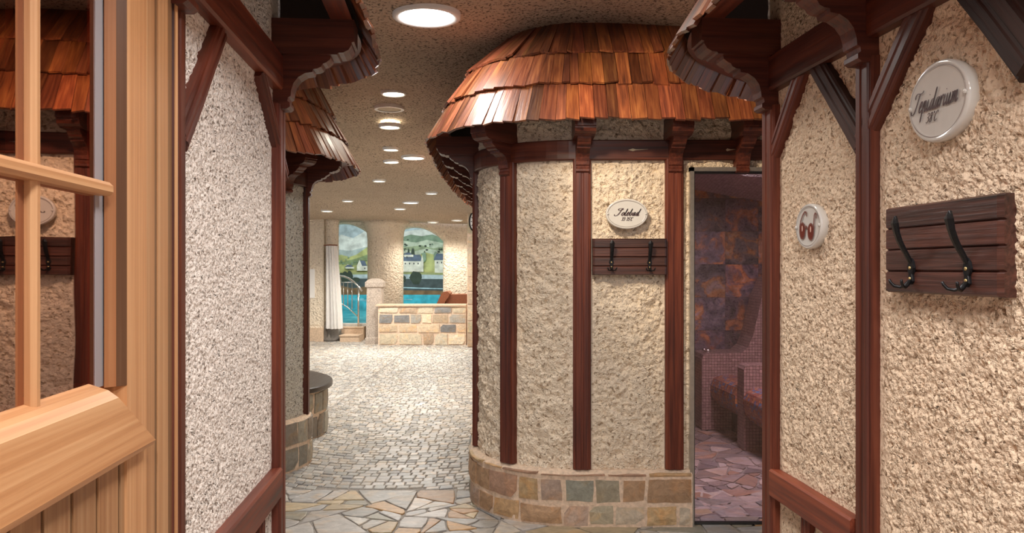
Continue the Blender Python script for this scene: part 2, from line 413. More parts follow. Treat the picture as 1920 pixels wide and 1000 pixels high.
# ---- shingle roof along an eave path
def shingle_roof(name, path, label, levels, d0=0, d1=None, wmin=.05, wmax=.085, seed=3, plate=(.05, .12), top=None, zp=2.215):
    r = random.Random(seed); d1 = path.L if d1 is None else d1
    p, _ = path.at((d0 + d1) / 2)
    t = thing(name, label, 'roof', (p.x, p.y, levels[0][1]))
    for k in range(len(levels) - 1):
        a0, z0 = levels[k]; a1, z1 = levels[k + 1]
        mb = MB(); d = d0; prev = 0
        sl = Vector((a1 - a0, z1 - z0)); ln = sl.length; sl.normalize(); nz = Vector((-sl.y, sl.x)) * -1   # outward-up normal in (inset,z)
        nrm = Vector((-sl.y, sl.x))
        while d < d1 - .01:
            w = r.uniform(wmin, wmax); w = min(w, d1 - d)
            g = .0012; tilt = r.uniform(-.006, .006); dl = r.uniform(-.008, .008); lift = r.uniform(.018, .034)
            th = r.uniform(.010, .015); up = ln * 1.12
            tone = r.uniform(.62, 1.25); c = (tone, tone * r.uniform(.85, 1.1), tone * r.uniform(.8, 1.15))
            if r.random() < .12: c = tuple(x * .6 for x in c)
            vs = []; gcs = []; o = r.random() * 50
            for (s_, ul, hh) in ((0, -dl, lift), (0, up, .006)):
                for (dd, q) in ((d + g, tilt), (d + w - g, -tilt)):
                    for layer in (0, -th):
                        uu = ul + (q * .8 if ul < .01 else 0)
                        cut = 0
                        ins = a0 + sl.x * uu + nrm.x * (hh + layer + q * .5); zz = z0 + sl.y * uu + nrm.y * (hh + layer + q * .5)
                        pp, nn = path.at(dd, -ins); vs.append((pp.x, pp.y, zz)); gcs.append((uu + o, dd - d + o, layer))
            fs = [(0, 2, 6, 4), (1, 5, 7, 3), (0, 1, 3, 2), (4, 6, 7, 5), (0, 4, 5, 1), (2, 3, 7, 6)]
            mb.add(vs, fs, gcs, col=c)
            d += w
        mb.build('shingle_course', M['shingle'], t)
    # wall plate that the shingles are nailed to, and the roof deck under them
    mb = MB(); n = max(2, int((d1 - d0) / .08)); rings = []; gcs = []
    for i in range(n + 1):
        d = d0 + (d1 - d0) * i / n; rr = []
        for ins, z in ((plate[0], zp), (plate[1], zp), (plate[1], zp + .07), (plate[0] + .035, zp + .07)):
            q, _ = path.at(d, -ins); rr.append((q.x, q.y, z)); gcs.append((d, ins, z))
        rings.append(rr)
    mb.loft(rings, gcs=gcs, col=(1.25, 1.15, 1.1)); mb.build('wall_plate', M['timber'], t)
    mb = MB(); rings = []; gcs = []
    for i in range(n + 1):
        d = d0 + (d1 - d0) * i / n; rr = []
        for (a, z) in [(levels[0][0] + .045, levels[0][1] + .10)] + [(a + .012, z) for a, z in levels[1:]] + [(a + .03, z - .012) for a, z in reversed(levels[1:])] + [(levels[0][0] + .06, levels[0][1] + .09)]:
            q, _ = path.at(d, -a); rr.append((q.x, q.y, z)); gcs.append((d * 8, a, z))
        rings.append(rr)
    mb.loft(rings, gcs=gcs, col=(.5, .5, .5)); mb.build('roof_deck', M['soil'], t)
    return t

# ------------------------------------------------------------------ ceiling
CZ = [(-3, 2.78), (6.3, 2.78), (8, 2.68), (10, 2.52), (12.8, 2.48), (13.3, 2.43), (15, 2.37), (16.3, 2.34), (17, 2.34)]
def cz(y, x=0):
    for (a, za), (b, zb) in zip(CZ, CZ[1:]):
        if y <= b: return za + (zb - za) * (y - a) / (b - a)
    return CZ[-1][1]
def cwave(x, y):
    w = .018 * sin(2.1 * x + 1.3) * sin(1.7 * y) + .012 * sin(4.3 * x - y * 2.9)
    return w
mb = MB(); nx, ny = 90, 210; vs = []
for i in range(nx + 1):
    for j in range(ny + 1):
        x = -8.5 + 12.5 * i / nx; y = -2.5 + 18.8 * j / ny
        vs.append((x, y, cz(y) + cwave(x, y)))
mb.add(vs, [(i * (ny + 1) + j, i * (ny + 1) + j + 1, (i + 1) * (ny + 1) + j + 1, (i + 1) * (ny + 1) + j) for i in range(nx) for j in range(ny)], smooth=True)
struct(mb.build('ceiling', M['pl_ceil'], world=True), 'speckled roughcast plaster ceiling')

# ------------------------------------------------------------------ floors
# mortar bed
mb = MB(); mb.box(-8.5, 4, -2.5, 16.4, -.1, -.004); struct(mb.build('floor', M['grout'], world=True), 'floor bed under paving')
def clip(poly, a, b, c):
    out = []
    for i in range(len(poly)):
        p, q = poly[i], poly[(i + 1) % len(poly)]
        dp = a * p[0] + b * p[1] - c; dq = a * q[0] + b * q[1] - c
        if dp <= 0: out.append(p)
        if (dp < 0 < dq) or (dq < 0 < dp):
            t = dp / (dp - dq); out.append((p[0] + (q[0] - p[0]) * t, p[1] + (q[1] - p[1]) * t))
    return out
def crazy(name, x0, x1, y0, y1, spacing, palette, seed, label, squash=1.0):
    r = random.Random(seed)
    def area_(p): return abs(sum(p[i][0] * p[(i + 1) % len(p)][1] - p[(i + 1) % len(p)][0] * p[i][1] for i in range(len(p)))) / 2
    todo = [[(x0, y0), (x1, y0), (x1, y1), (x0, y1)]]; done = []
    while todo:
        p = todo.pop(); A_ = area_(p)
        if A_ < spacing ** 2 * r.choice([.35, .8, 1.2, 2.0]) and A_ < spacing ** 2 * 2: done.append(p); continue
        cx = sum(q[0] for q in p) / len(p); cy = sum(q[1] for q in p) / len(p)
        far_ = max(p, key=lambda q: (q[0] - cx) ** 2 + (q[1] - cy) ** 2); a = math.atan2(far_[1] - cy, far_[0] - cx) + r.uniform(-.55, .55)
        nx_, ny_ = cos(a), sin(a); sz = math.sqrt(A_) * .16; c = nx_ * (cx + r.uniform(-sz, sz)) + ny_ * (cy + r.uniform(-sz, sz))
        p1, p2 = clip(p, nx_, ny_, c), clip(p, -nx_, -ny_, -c)
        for q in (p1, p2):
            if len(q) >= 3 and area_(q) > 1e-4: todo.append(q)
    mb = MB()
    for poly in done:
        cx = sum(p[0] for p in poly) / len(poly); cy = sum(p[1] for p in poly) / len(poly)
        g = .004
        def ins(p, k):
            v = Vector((p[0] - cx, p[1] - cy)); L_ = v.length
            return (cx + v.x * max(.2, (L_ - k) / L_), cy + v.y * max(.2, (L_ - k) / L_)) if L_ > 0 else (cx, cy)
        # roughen outline
        pts = []
        for a_, b_ in zip(poly, poly[1:] + poly[:1]):
            pts.append(ins(a_, g + .012))
            if math.dist(a_, b_) > .07:
                m_ = ((a_[0] + b_[0]) / 2 + r.uniform(-.004, .004), (a_[1] + b_[1]) / 2 + r.uniform(-.004, .004)); pts.append(ins(m_, g + r.uniform(-.003, .003)))
        zt = .003 + r.uniform(0, .003)
        n = len(pts); c = r.choice(palette); k = r.uniform(.85, 1.2); o = r.random() * 30
        vs = [(p[0], p[1], -.006) for p in pts] + [(p[0], p[1], zt - .002) for p in pts] + [(*ins(p, .005), zt) for p in pts]
        fs = [(q, (q + 1) % n, n + (q + 1) % n, n + q) for q in range(n)] + [(n + q, n + (q + 1) % n, 2 * n + (q + 1) % n, 2 * n + q) for q in range(n)] + [tuple(range(2 * n, 3 * n))]
        mb.add(vs, fs, [(v[0] + o, v[1] * 1.6, v[2]) for v in vs], col=tuple(x_ * k for x_ in c))
    o = struct(mb.build(name, M['flag'], world=True), label); return o
FLAG = [(.38, .37, .35), (.47, .44, .41), (.31, .305, .30), (.60, .57, .52), (.50, .31, .15), (.43, .28, .17), (.40, .38, .35), (.34, .32, .26), (.50, .40, .26), (.43, .42, .41), (.54, .51, .48)]
crazy('floor_flagstones', -2.6, 2.6, 2.6, 5.06, .20, FLAG, 5, 'crazy paving of grey and ochre flagstones', 1.5)
crazy('floor_interior', .95, 2.9, 4.5, 7.28, .17, [(.36, .30, .28), (.46, .40, .38), (.28, .24, .24), (.44, .30, .23), (.54, .48, .45)], 9, 'crazy paving inside the brine room', 1.3)

# cobbles in fans
def cobbles():
    r = random.Random(11); mb = MB(); W = 1.9; R = 1.34; X0 = -.87; row = .076
    for col_ in range(-4, 2):
        cx = X0 + col_ * W; shift = 0.0
        for k in range(int((4.4) / row), int(16.0 / row)):
            yb = k * row + shift; aw = math.asin(min(1, (W / 2) / R)); s = -aw + r.uniform(0, .04)
            while s < aw:
                w = r.uniform(.055, .095) / R
                s1 = min(s + w, aw)
                if s1 - s > .02:
                    g = .0038; pts = []
                    for (ss, yy) in ((s, 0), (s1, 0), (s1, row), (s, row)):
                        sg = g / R if ss == s else -g / R; yg = g if yy == 0 else -g
                        ss2 = ss + sg + r.uniform(-.002, .002); x = cx + R * sin(ss2); y = yb + R - R * cos(ss2) + yy + yg + r.uniform(-.002, .002)
                        pts.append((x, y))
                    mx = sum(p[0] for p in pts) / 4; my = sum(p[1] for p in pts) / 4
                    if my > 5.08 + .02 * sin(mx * 9) and my < 16.3 and not (mx > -.15 and my < 9.5):
                        z = r.uniform(.001, .006); t = r.uniform(-.002, .002)
                        cc = r.choice([(.38, .37, .355), (.45, .435, .415), (.52, .50, .475), (.32, .32, .32), (.41, .405, .38), (.57, .55, .52), (.46, .42, .37)])
                        kk = r.uniform(.85, 1.15); cc = tuple(q * kk for q in cc)
                        vs = [(p[0], p[1], -.006) for p in pts] + [(p[0], p[1], z - .003) for p in pts] + [(p[0] + (mx - p[0]) * .14, p[1] + (my - p[1]) * .14, z + t * (1 if q < 2 else -1)) for q, p in enumerate(pts)]
                        fs = [(q, (q + 1) % 4, 4 + (q + 1) % 4, 4 + q) for q in range(4)] + [(4 + q, 4 + (q + 1) % 4, 8 + (q + 1) % 4, 8 + q) for q in range(4)] + [(8, 9, 10, 11)]
                        o = r.random() * 9
                        mb.add(vs, fs, [(v[0] + o, v[1], v[2]) for v in vs], col=cc)
                s = s1
    return struct(mb.build('floor_cobbles', M['cobble'], world=True), 'fan pattern of small grey cobbles')
cobbles()

# ------------------------------------------------------------------ near right building
def wp(b, y, z, off=0.0):     # point on corridor wall
    n = NR if b > 0 else NL
    return Vector((b - SL * y, y, z)) + n * off
YE = 2.70
right_path = Path([(2.6, YE + .02), (WR - SL * YE + .03, YE + .02), (WR - SL * YE + .0, YE), (WR - SL * -1.2, -1.2)])
# travel +x -> -x -> -y : outward is the corridor side?
right_path = Path([(WR + SL * 1.2, -1.2), (WR - SL * YE, YE), (WR - SL * YE + .04, YE + .02), (2.8, YE + .02)][::-1])
def flip(path):
    path.n = [-n for n in path.n]; return path
right_path.n = [(-n if n.dot(Vector((-1, .3))) < 0 else n) for n in right_path.n]
rw = Path([(WR - SL * -1.2, -1.2), (WR - SL * YE, YE)]); rw.n = [Vector((NR.x, NR.y))] * 2
def grid_wall(name, path, z0, z1, mat, step, flipf, d0=0, d1=None, label=None, posts=(), beams=()):
    o = wallgrid(name, path, z0, z1, mat, step, d0, d1, posts=posts, beams=beams)
    if flipf: o.data.flip_normals()
    if label: o['label'] = label
    return o
# normals: face winding (i,j) -> for path travelling along +y, outward +x ; flipped for the right wall
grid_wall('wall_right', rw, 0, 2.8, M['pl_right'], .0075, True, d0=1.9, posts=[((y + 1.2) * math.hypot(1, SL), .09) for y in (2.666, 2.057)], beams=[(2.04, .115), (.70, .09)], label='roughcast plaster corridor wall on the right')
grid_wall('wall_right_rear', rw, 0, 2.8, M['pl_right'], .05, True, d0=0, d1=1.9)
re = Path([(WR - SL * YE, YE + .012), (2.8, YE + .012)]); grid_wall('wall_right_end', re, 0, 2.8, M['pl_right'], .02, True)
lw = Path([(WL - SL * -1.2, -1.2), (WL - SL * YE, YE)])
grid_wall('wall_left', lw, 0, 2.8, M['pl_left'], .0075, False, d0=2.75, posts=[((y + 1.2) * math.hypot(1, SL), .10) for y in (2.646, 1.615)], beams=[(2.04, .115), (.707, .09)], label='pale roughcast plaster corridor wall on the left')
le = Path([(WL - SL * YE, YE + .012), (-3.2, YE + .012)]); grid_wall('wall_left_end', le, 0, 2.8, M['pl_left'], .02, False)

def wpost(b, y0, y1, z0, z1, name='timber_post', label='', tone=1.0, dep=.023, group=None):
    n = NR if b > 0 else NL; yc = (y0 + y1) / 2
    o = timber(name, wp(b, yc, z0), wp(b, yc, z1), y1 - y0, dep, n, tone=tone)
    return tag(o, label, 'post', group)
wpost(WR, 2.617, 2.715, 0, 1.94, label='corner post at the far end of the right corridor wall', tone=1.2)
wpost(WR, 2.014, 2.10, 0, 1.94, label='dark timber post between the sunglasses plaque and the large hook board', tone=1.0)
wpost(WL, 2.594, 2.698, 0, 1.94, label='slim corner post at the far end of the left white plaster wall', tone=1.3)
wpost(WL, 1.565, 1.666, 0, 1.94, label='dark post directly beside the honey-coloured wooden door', tone=.8)
def wbeam(b, y0, y1, z0, z1, label, cat='beam', dep=.03, name='timber_beam', tone=1.0):
    n = NR if b > 0 else NL; zc = (z0 + z1) / 2
    o = timber(name, wp(b, y0, zc), wp(b, y1, zc), z1 - z0, dep, n, grooves=False, tone=tone, wob=.001)
    return tag(o, label, cat)
wbeam(WR, 2.09, 2.69, 1.985, 2.10, 'upper horizontal beam between the two right wall brackets')
wbeam(WR, .3, 2.02, 1.985, 2.10, 'upper beam above the Tepidarium sign, running out of the picture top')
wbeam(WR, 2.10, 2.625, .655, .745, 'low rail below the sunglasses plaque', tone=1.8)
wbeam(WL, 1.66, 2.67, 1.985, 2.10, 'upper horizontal beam across the left white plaster wall', tone=1.4)
wbeam(WL, 1.66, 2.60, .66, .755, 'low rail across the foot of the left white plaster wall', tone=1.7)
def brace(b, u0, v0, u1, v1, w, label, mat='timber', dep=.02, tone=1.2):
    n = NR if b > 0 else NL
    o = timber('timber_brace', onwall(u0, v0, b), onwall(u1, v1, b), w, dep, n, mat=mat, tone=tone, wob=.002)
    return tag(o, label, 'brace')
brace(WR, 1514, 112, 1442, 322, .068, 'diagonal brace leaning against the right corner post')
brace(WR, 1526, 102, 1622, 268, .075, 'grey weathered brace left of the post by the sunglasses plaque', 'timber_rough')
brace(WR, 1745, -20, 1622, 265, .075, 'long brace between the middle right post and the Tepidarium sign', tone=1.0)
brace(WR, 1820, -60, 1960, 110, .105, 'thick weathered dark brace at the top right above the hook board', 'timber_rough', dep=.035, tone=.7)
brace(WL, 408, 58, 333, 262, .068, 'wide brace leaning on the post beside the wooden door')
brace(WL, 482, 130, 530, 330, .062, 'narrow brace leaning on the slim left corner post')
def stub(b, u, y_w, label):
    Y = b / ((u - 960) / F + SL); o = timber('timber_post', wp(b, Y, 0), wp(b, Y, .655), y_w, .018, NR if b > 0 else NL, tone=1.2); tag(o, label, 'post')
stub(WR, 1516, .06, 'short stub post under the low rail on the right')
stub(WL, 484, .06, 'short stub post under the low rail on the left')

def edge(b, y, off=.0): return wp(b, y, 0, off)
for b, y, lab in ((WR, 2.665, 'carved bracket on the right corner post'), (WR, 2.055, 'carved bracket on the middle right post, cut by the picture top'),
                  (WL, 2.645, 'carved bracket on the left corner post'), (WL, 1.61, 'carved bracket above the wooden door post at the top left')):
    n = NR if b > 0 else NL; p = wp(b, y, 0, .015); bracket(p, n, lab)
# roofs of the near buildings
LV = [(0, 2.15), (.095, 2.345), (.20, 2.53), (.33, 2.80)]
lpts = [(-.487 + .083 * (2.95 - y), y) for y in (.0, .6, 1.2, 1.8, 2.4)]
left_eave = Path([(WL - SL * y + .305, y) for y in (-.6, .4, 1.4, 2.2, 2.7)] + [(-.50, 2.93), (-.565, 3.12), (-.69, 3.27), (-.86, 3.36), (-1.2, 3.40), (-2.2, 3.42)], smooth=True)
left_eave.n = [-n if n.dot(Vector((1, .6))) < 0 else n for n in left_eave.n]
shingle_roof('shingle_roof', left_eave, 'shingle eave over the left white wall, seen from beneath', LV, seed=5)
right_eave = Path([(WR - SL * y - .305, y) for y in (-.6, .4, 1.4, 2.2, 2.62)] + [(.575, 2.85), (.64, 3.08), (.80, 3.33), (1.02, 3.55), (1.25, 3.65), (2.4, 3.70)], smooth=True)
right_eave.n = [-n if n.dot(Vector((-1, .6))) < 0 else n for n in right_eave.n]
shingle_roof('shingle_roof', right_eave, 'shingle eave over the right wall, jutting in at the top right', LV, seed=6)

# ------------------------------------------------------------------ middle building (brine room)
mid = Path([(.1, 10.6), (-.12, 10.1), (-.20, 9.2), (-.235, 8.0), (-.24, 6.6), (-.225, 5.6)] + arcpts(.37, 4.96, .58, 180, 270, 18) + [(.6, 4.38), (.97, 4.38), (2.9, 4.38)])
mid.n = [(-n if n.dot(Vector((-1, -1))) < 0 else n) for n in mid.n]
dA, dB = mid.near(-.21, 4.98), mid.near(-.015, 4.526); dC = mid.near(.377, 4.38); dD = mid.near(.8375 + .03, 4.38)
dC = mid.near((1091.5 - 960) / F * 4.38, 4.38); dD = mid.near((1263.5 - 960) / F * 4.38, 4.38); dE = mid.near(.968, 4.38)
dK = mid.near(-.235, 6.0)
def fliptest(o, path, d=None):
    # make sure the faces look outward
    p, n = path.at(path.L * .5 if d is None else d); me = o.data
    best = min(me.polygons, key=lambda f: (Vector((f.center.x + o.location.x, f.center.y + o.location.y)) - p).length_squared)
    if best.normal.x * n.x + best.normal.y * n.y < 0: me.flip_normals()
    return o
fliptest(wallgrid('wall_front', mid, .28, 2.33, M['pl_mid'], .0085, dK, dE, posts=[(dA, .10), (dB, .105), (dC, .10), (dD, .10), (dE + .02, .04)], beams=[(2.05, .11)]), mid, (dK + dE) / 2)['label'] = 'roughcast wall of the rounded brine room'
fliptest(wallgrid('wall_side', mid, .28, 2.6, M['pl_mid'], .05, 0, dK), mid, dK * .7)
fliptest(wallgrid('wall_lintel', mid, 1.955, 2.33, M['pl_mid'], .0085, dE, dE + 1.0), mid, dE + .5)
mb = MB(); mb.box(1.662, 3.0, 4.38, 4.44, 0, 2.33); struct(mb.build('wall_door_side', M['pl_mid']))
# plinth
mb = MB()
n = 60; rings = []
for i in range(n + 1):
    d = dE * i / n; rr = []
    for o, z in ((-.03, 0), (.052, 0), (.050, .285), (.02, .305), (-.03, .305)):
        p, _ = mid.at(d, o); rr.append((p.x, p.y, z))
    rings.append(rr)
mb.loft(rings)
o = mb.build('baseboard_front', M['mortar'], world=True); struct(o, 'mortar bed of the stone plinth')
mb = MB(); stone_course(mb, mid, dK - .5, dE, 0.005, .300, [1.05, 1.25, .28], WARM, off=.040, thick=.018, gap=.007, seed=14)
q = mb.build('stone_facing', M['stone'], o); q.location = (0, 0, 0)
# posts on the middle building
def mpost(d, w, z0, z1, label, tone=1.1):
    p, nn = mid.at(d); o = timber('timber_post', (p.x, p.y, z0), (p.x, p.y, z1), w, .035, (nn.x, nn.y, 0), tone=tone); return tag(o, label, 'post')
mpost(dA, .10, .31, 2.0, 'edge-on post at the left edge of the rounded brine room')
mpost(dB, .105, .31, 2.0, 'post on the rounded corner, left of the plain plaster panel', 1.2)
mpost(dC, .098, .31, 2.0, 'post immediately left of the Solebad sign', 1.2)
mpost(dD, .10, .31, 2.0, 'post between the small hook board and the glass door', 1.1)
tag(curved_beam('timber_beam', mid, dK - 2.5, dE + .9, 1.995, 2.105, .028, tone=.9), 'curved dark beam around the brine room under the eave', 'beam')
p, nn = mid.at(dE - .1)
for uu, k in ((1190, 1.0), (1367, .5)):
    mb = MB(); X = (uu - 960) / F * 4.35; y = 4.38 - .0285
    mb.add([(X - .035 * k, y, 2.05), (X - .005, y, 2.058), (X + .01, y, 2.052), (X + .08 * k, y, 2.056), (X + .01, y, 2.046), (X - .005, y, 2.042)], [(0, 1, 2, 3, 4, 5)][::-1])
    mb.prism([(X - .03 * k, 2.049), (X - .008, 2.056), (X + .006, 2.053), (X + .075 * k, 2.053), (X + .006, 2.047), (X - .008, 2.043)], y - .002, y + .002, 1)
    k_ = MB(); k_.prism([(X - .035 * k, 2.049), (X - .01, 2.057), (X + .008, 2.052), (X + .075 * k, 2.053), (X + .008, 2.047), (X - .01, 2.042)], y - .003, y + .003, 1)
    ob = k_.build('beam_plug', M['grille']); tag(ob, 'pale %s patch let into the beam above %s' % (('arrow-shaped', 'the Solebad sign') if k == 1 else ('tiny', 'the glass door')), 'patch')
labs = ['carved bracket nearest behind the left edge of the brine room', None]
bl = [(dA, 'side-facing carved bracket on the edge-on post of the brine room'), (dB, 'carved bracket on the rounded corner of the brine room'), (dC, 'carved bracket above the post left of the Solebad sign'),
      (dD, 'carved bracket above the post between hook board and glass door'), (mid.near(1.255, 4.38), 'carved bracket above the glass door, half hidden by the near roof')]
for d, lab in bl:
    p, n = mid.at(d, .012); bracket(p, n, lab)
for i, y in enumerate((5.55, 6.15, 6.8, 7.5, 8.3, 9.2)):
    p, n = mid.at(mid.near(-.23, y), .012); bracket(p, n, 'carved bracket in the dark row receding along the brine room side', 'brackets receding along the side of the brine room')
# its roof
mid_eave = Path([(-.05, 10.9), (-.38, 10.3), (-.49, 9.6), (-.545, 8.4), (-.56, 7.0), (-.545, 5.9)] + arcpts(.37, 4.96, .88, 180, 270, 10) + [(.9, 4.08), (1.5, 4.08), (2.6, 4.08)], smooth=True)
mid_eave.n = [(-n if n.dot(Vector((-1, -1))) < 0 else n) for n in mid_eave.n]
shingle_roof('shingle_roof', mid_eave, 'large three-course orange-brown shingle roof of the rounded brine room', [(0, 2.155), (.105, 2.36), (.23, 2.555), (.52, 2.83)], seed=21)
mb = MB(); mb.box(.2, 3, 5.0, 9, 2.5, 2.54); struct(mb.build('ceiling_attic', M['soil']))

# sign lettering ---------------------------------------------------------
GL = {
 'S': (.60, [[(-.30, .16), (-.34, .06), (-.22, -.02), (.0, .02), (.2, .2), (.36, .55), (.5, .85), (.62, .98), (.6, .84), (.40, .76), (.16, .72), (.02, .78), (.04, .9), (.2, .97), (.36, .98), (.50, .93)]]),
 'T': (.46, [[(-.28, .16), (-.26, .03), (-.1, .0), (.06, .1), (.2, .4), (.34, .74), (.42, .9)], [(-.02, .68), (-.02, .84), (.12, .93), (.36, .9), (.6, .9), (.74, 1.0)]]),
 'o': (.42, [[(.3, .46), (.14, .38), (.06, .16), (.12, .02), (.26, .06), (.36, .28), (.32, .46), (.26, .44)], [(.33, .42), (.44, .36)]]),
 'l': (.30, [[(.0, .1), (.12, .4), (.24, .8), (.25, .95)], [(.25, .95), (.1, .3), (.08, .06), (.16, .0), (.3, .14)]]),
 'e': (.36, [[(.02, .16), (.18, .26), (.28, .42), (.22, .5), (.1, .36), (.06, .12), (.14, .0), (.34, .14)]]),
 'b': (.44, [[(.0, .1), (.12, .4), (.24, .8), (.26, .95)], [(.26, .95), (.1, .3), (.1, .06), (.2, .0), (.32, .16), (.34, .4), (.3, .44)], [(.32, .38), (.46, .4)]]),
 'a': (.48, [[(.34, .46), (.2, .44), (.08, .22), (.08, .04), (.18, .02), (.32, .28), (.4, .48)], [(.4, .48), (.31, .14), (.34, .01), (.48, .14)]]),
 'd': (.50, [[(.34, .46), (.2, .44), (.08, .22), (.08, .04), (.18, .02), (.32, .28), (.46, .7), (.52, .96)], [(.52, .96), (.36, .3), (.32, .05), (.38, .0), (.5, .14)]]),
 'p': (.44, [[(.12, .5), (.06, .2), (-.02, -.2), (-.06, -.46)], [(.08, .24), (.2, .44), (.28, .48), (.28, .3), (.24, .06), (.3, .0), (.44, .14)]]),
 'i': (.26, [[(.1, .5), (.04, .2), (.06, .03), (.12, .0), (.26, .16)], [(.16, .68), (.17, .72)]]),
 'r': (.34, [[(.04, .5), (.08, .3), (.02, .0)], [(.06, .24), (.16, .42), (.26, .5), (.3, .42)]]),
 'u': (.46, [[(.08, .5), (.03, .2), (.06, .02), (.14, .02), (.26, .22), (.34, .5)], [(.34, .5), (.26, .2), (.28, .02), (.34, .0), (.46, .14)]]),
 'm': (.66, [[(.04, .5), (.1, .36), (.0, .0)], [(.06, .2), (.18, .44), (.26, .48), (.26, .34), (.2, .0)], [(.26, .2), (.38, .44), (.46, .48), (.46, .34), (.4, .08), (.46, .0), (.6, .14)]]),
 '3': (.46, [[(.08, .8), (.2, .96), (.36, .86), (.32, .62), (.18, .52), (.32, .46), (.34, .2), (.18, .02), (.04, .12)]]),
 '8': (.46, [[(.3, .84), (.22, .96), (.12, .82), (.16, .62), (.3, .4), (.32, .16), (.18, .02), (.06, .16), (.14, .4), (.3, .62), (.32, .84), (.24, .96)]]),
 '5': (.46, [[(.42, .94), (.18, .94), (.12, .56), (.28, .58), (.34, .34), (.26, .08), (.12, .02), (.02, .12)]]),
 '-': (.34, [[(.04, .45), (.28, .45)]]),
 'C': (.50, [[(.42, .78), (.42, .94), (.3, .96), (.12, .7), (.06, .34), (.12, .06), (.24, .02), (.4, .2)]]),
 'g': (.22, [[(.06, .9), (.1, .98), (.14, .9), (.1, .82), (.06, .9)]]),
}
def script(mb, text, x0, y0, h, emit_pt, slant=.32, wmax=.055, wmin=.014, width=None):
    tot = sum(GL[c][0] for c in text); kx = (width / (tot * h)) if width else 1.0
    x = x0
    for c in text:
        adv, strokes = GL[c]
        for st in strokes:
            P_ = [Vector((px, py)) for px, py in st]; q = []
            if len(P_) == 2: q = [P_[0].lerp(P_[1], t / 3) for t in range(4)]
            else:
                for i in range(len(P_) - 1):
                    a = P_[max(i - 1, 0)]; b = P_[i]; c2 = P_[i + 1]; d = P_[min(i + 2, len(P_) - 1)]
                    for k in range(5):
                        t = k / 5; q.append(.5 * ((2 * b) + (c2 - a) * t + (2 * a - 5 * b + 4 * c2 - d) * t * t + (3 * b - a - 3 * c2 + d) * t ** 3))
                q.append(P_[-1])
            q = [Vector(((p.x + p.y * slant) * kx, p.y)) for p in q]; L_ = []; R_ = []
            for i, p in enumerate(q):
                d = (q[min(i + 1, len(q) - 1)] - q[max(i - 1, 0)]); d = d.normalized() if d.length > 0 else Vector((1, 0))
                nn = Vector((-d.y, d.x)); wv = wmin + (wmax - wmin) * max(0, min(1, abs(d.y) * 1.3 - .35)); e = min(i, len(q) - 1 - i); wv *= min(1, .5 + e * .25)
                L_.append(p + nn * wv / 2); R_.append(p - nn * wv / 2)
            vs = [emit_pt(x + p.x * h, y0 + p.y * h) for p in L_] + [emit_pt(x + p.x * h, y0 + p.y * h) for p in R_]
            n_ = len(L_)
            mb.add(vs, [(i, i + 1, n_ + i + 1, n_ + i) for i in range(n_ - 1)])
        x += adv * h * kx

def frame_fn(c, right, out):
    c, right, out = Vector(c), Vector(right).normalized(), Vector(out).normalized(); up = Vector((0, 0, 1))
    return lambda x, y, z=0.0: c + right * x + up * y + out * z
def oval_sign(name, label, c, right, out, W, H, T=.016):
    f = frame_fn(c, right, out); t = thing(name, label, 'sign', tuple(c)); n = 56
    mb = MB(); rings = []
    for (k, z) in ((.97, -.02), (1.0, .0), (1.0, T * .45), (.985, T * .8), (.95, T), (.90, T * .96), (.86, T * .88), (.80, T * .85)):
        rings.append([f(W / 2 * (1 - (1 - k) * (H / W) ) * cos(2 * PI * j / n), H / 2 * k * sin(2 * PI * j / n), z) for j in range(n)])
    mb.loft(rings, smooth=True); mb.build('plaque', M['enamel'], t)
    zz = T * .93 + .0006
    mb = MB(); vs = []
    for kk in (.0, .0016):
        for j in range(n):
            a = 2 * PI * j / n; vs.append(f((W / 2 * .915 - kk) * cos(a), (H / 2 * .875 - kk) * sin(a), zz + .0008))
    mb.add(vs, [(j, (j + 1) % n, n + (j + 1) % n, n + j) for j in range(n)]); mb.build('border_line', M['ink_thin'], t)
    for sx in (-1, 1):
        mb = MB(); ring = []
        for (r_, z) in ((.0055, 0), (.0055, .003), (.003, .0045)):
            ring.append([f(sx * W / 2 * .90 + r_ * cos(2 * PI * j / 12), r_ * sin(2 * PI * j / 12), zz + z) for j in range(12)])
        mb.loft(ring, smooth=True); mb.build('screw', M['enamel'], t)
    return t, f, zz + .0012
# Solebad sign
t, f, zz = oval_sign('oval_sign', 'small oval white sign reading Solebad above the small hook board', (.622, 4.346, 1.70), (1, 0, 0), (0, -1, 0), .229, .165)
mb = MB(); script(mb, 'Solebad', -.056, -.010, .040, lambda x, y: f(x, y, zz), width=.120, wmax=.13, wmin=.045); mb.build('lettering', M['ink'], t)
mb = MB(); script(mb, '33-35gC', -.032, -.037, .019, lambda x, y: f(x, y, zz), width=.060, wmax=.17, wmin=.07); mb.build('temperature_lettering', M['ink'], t)
# Tepidarium sign
c = wp(WR, 1.748, 1.767, .005); rgt = -DV
t, f, zz = oval_sign('oval_sign', 'large oval white sign reading Tepidarium on the right wall', c, rgt, NR, .216, .178, T=.013)
mb = MB(); script(mb, 'Tepidarium', -.084, -.014, .047, lambda x, y: f(x, y, zz), width=.158, wmax=.11, wmin=.038); mb.build('lettering', M['ink'], t)
mb = MB(); script(mb, '38gC', -.040, -.042, .022, lambda x, y: f(x, y, zz), width=.042, wmax=.15, wmin=.06); mb.build('temperature_lettering', M['ink'], t)
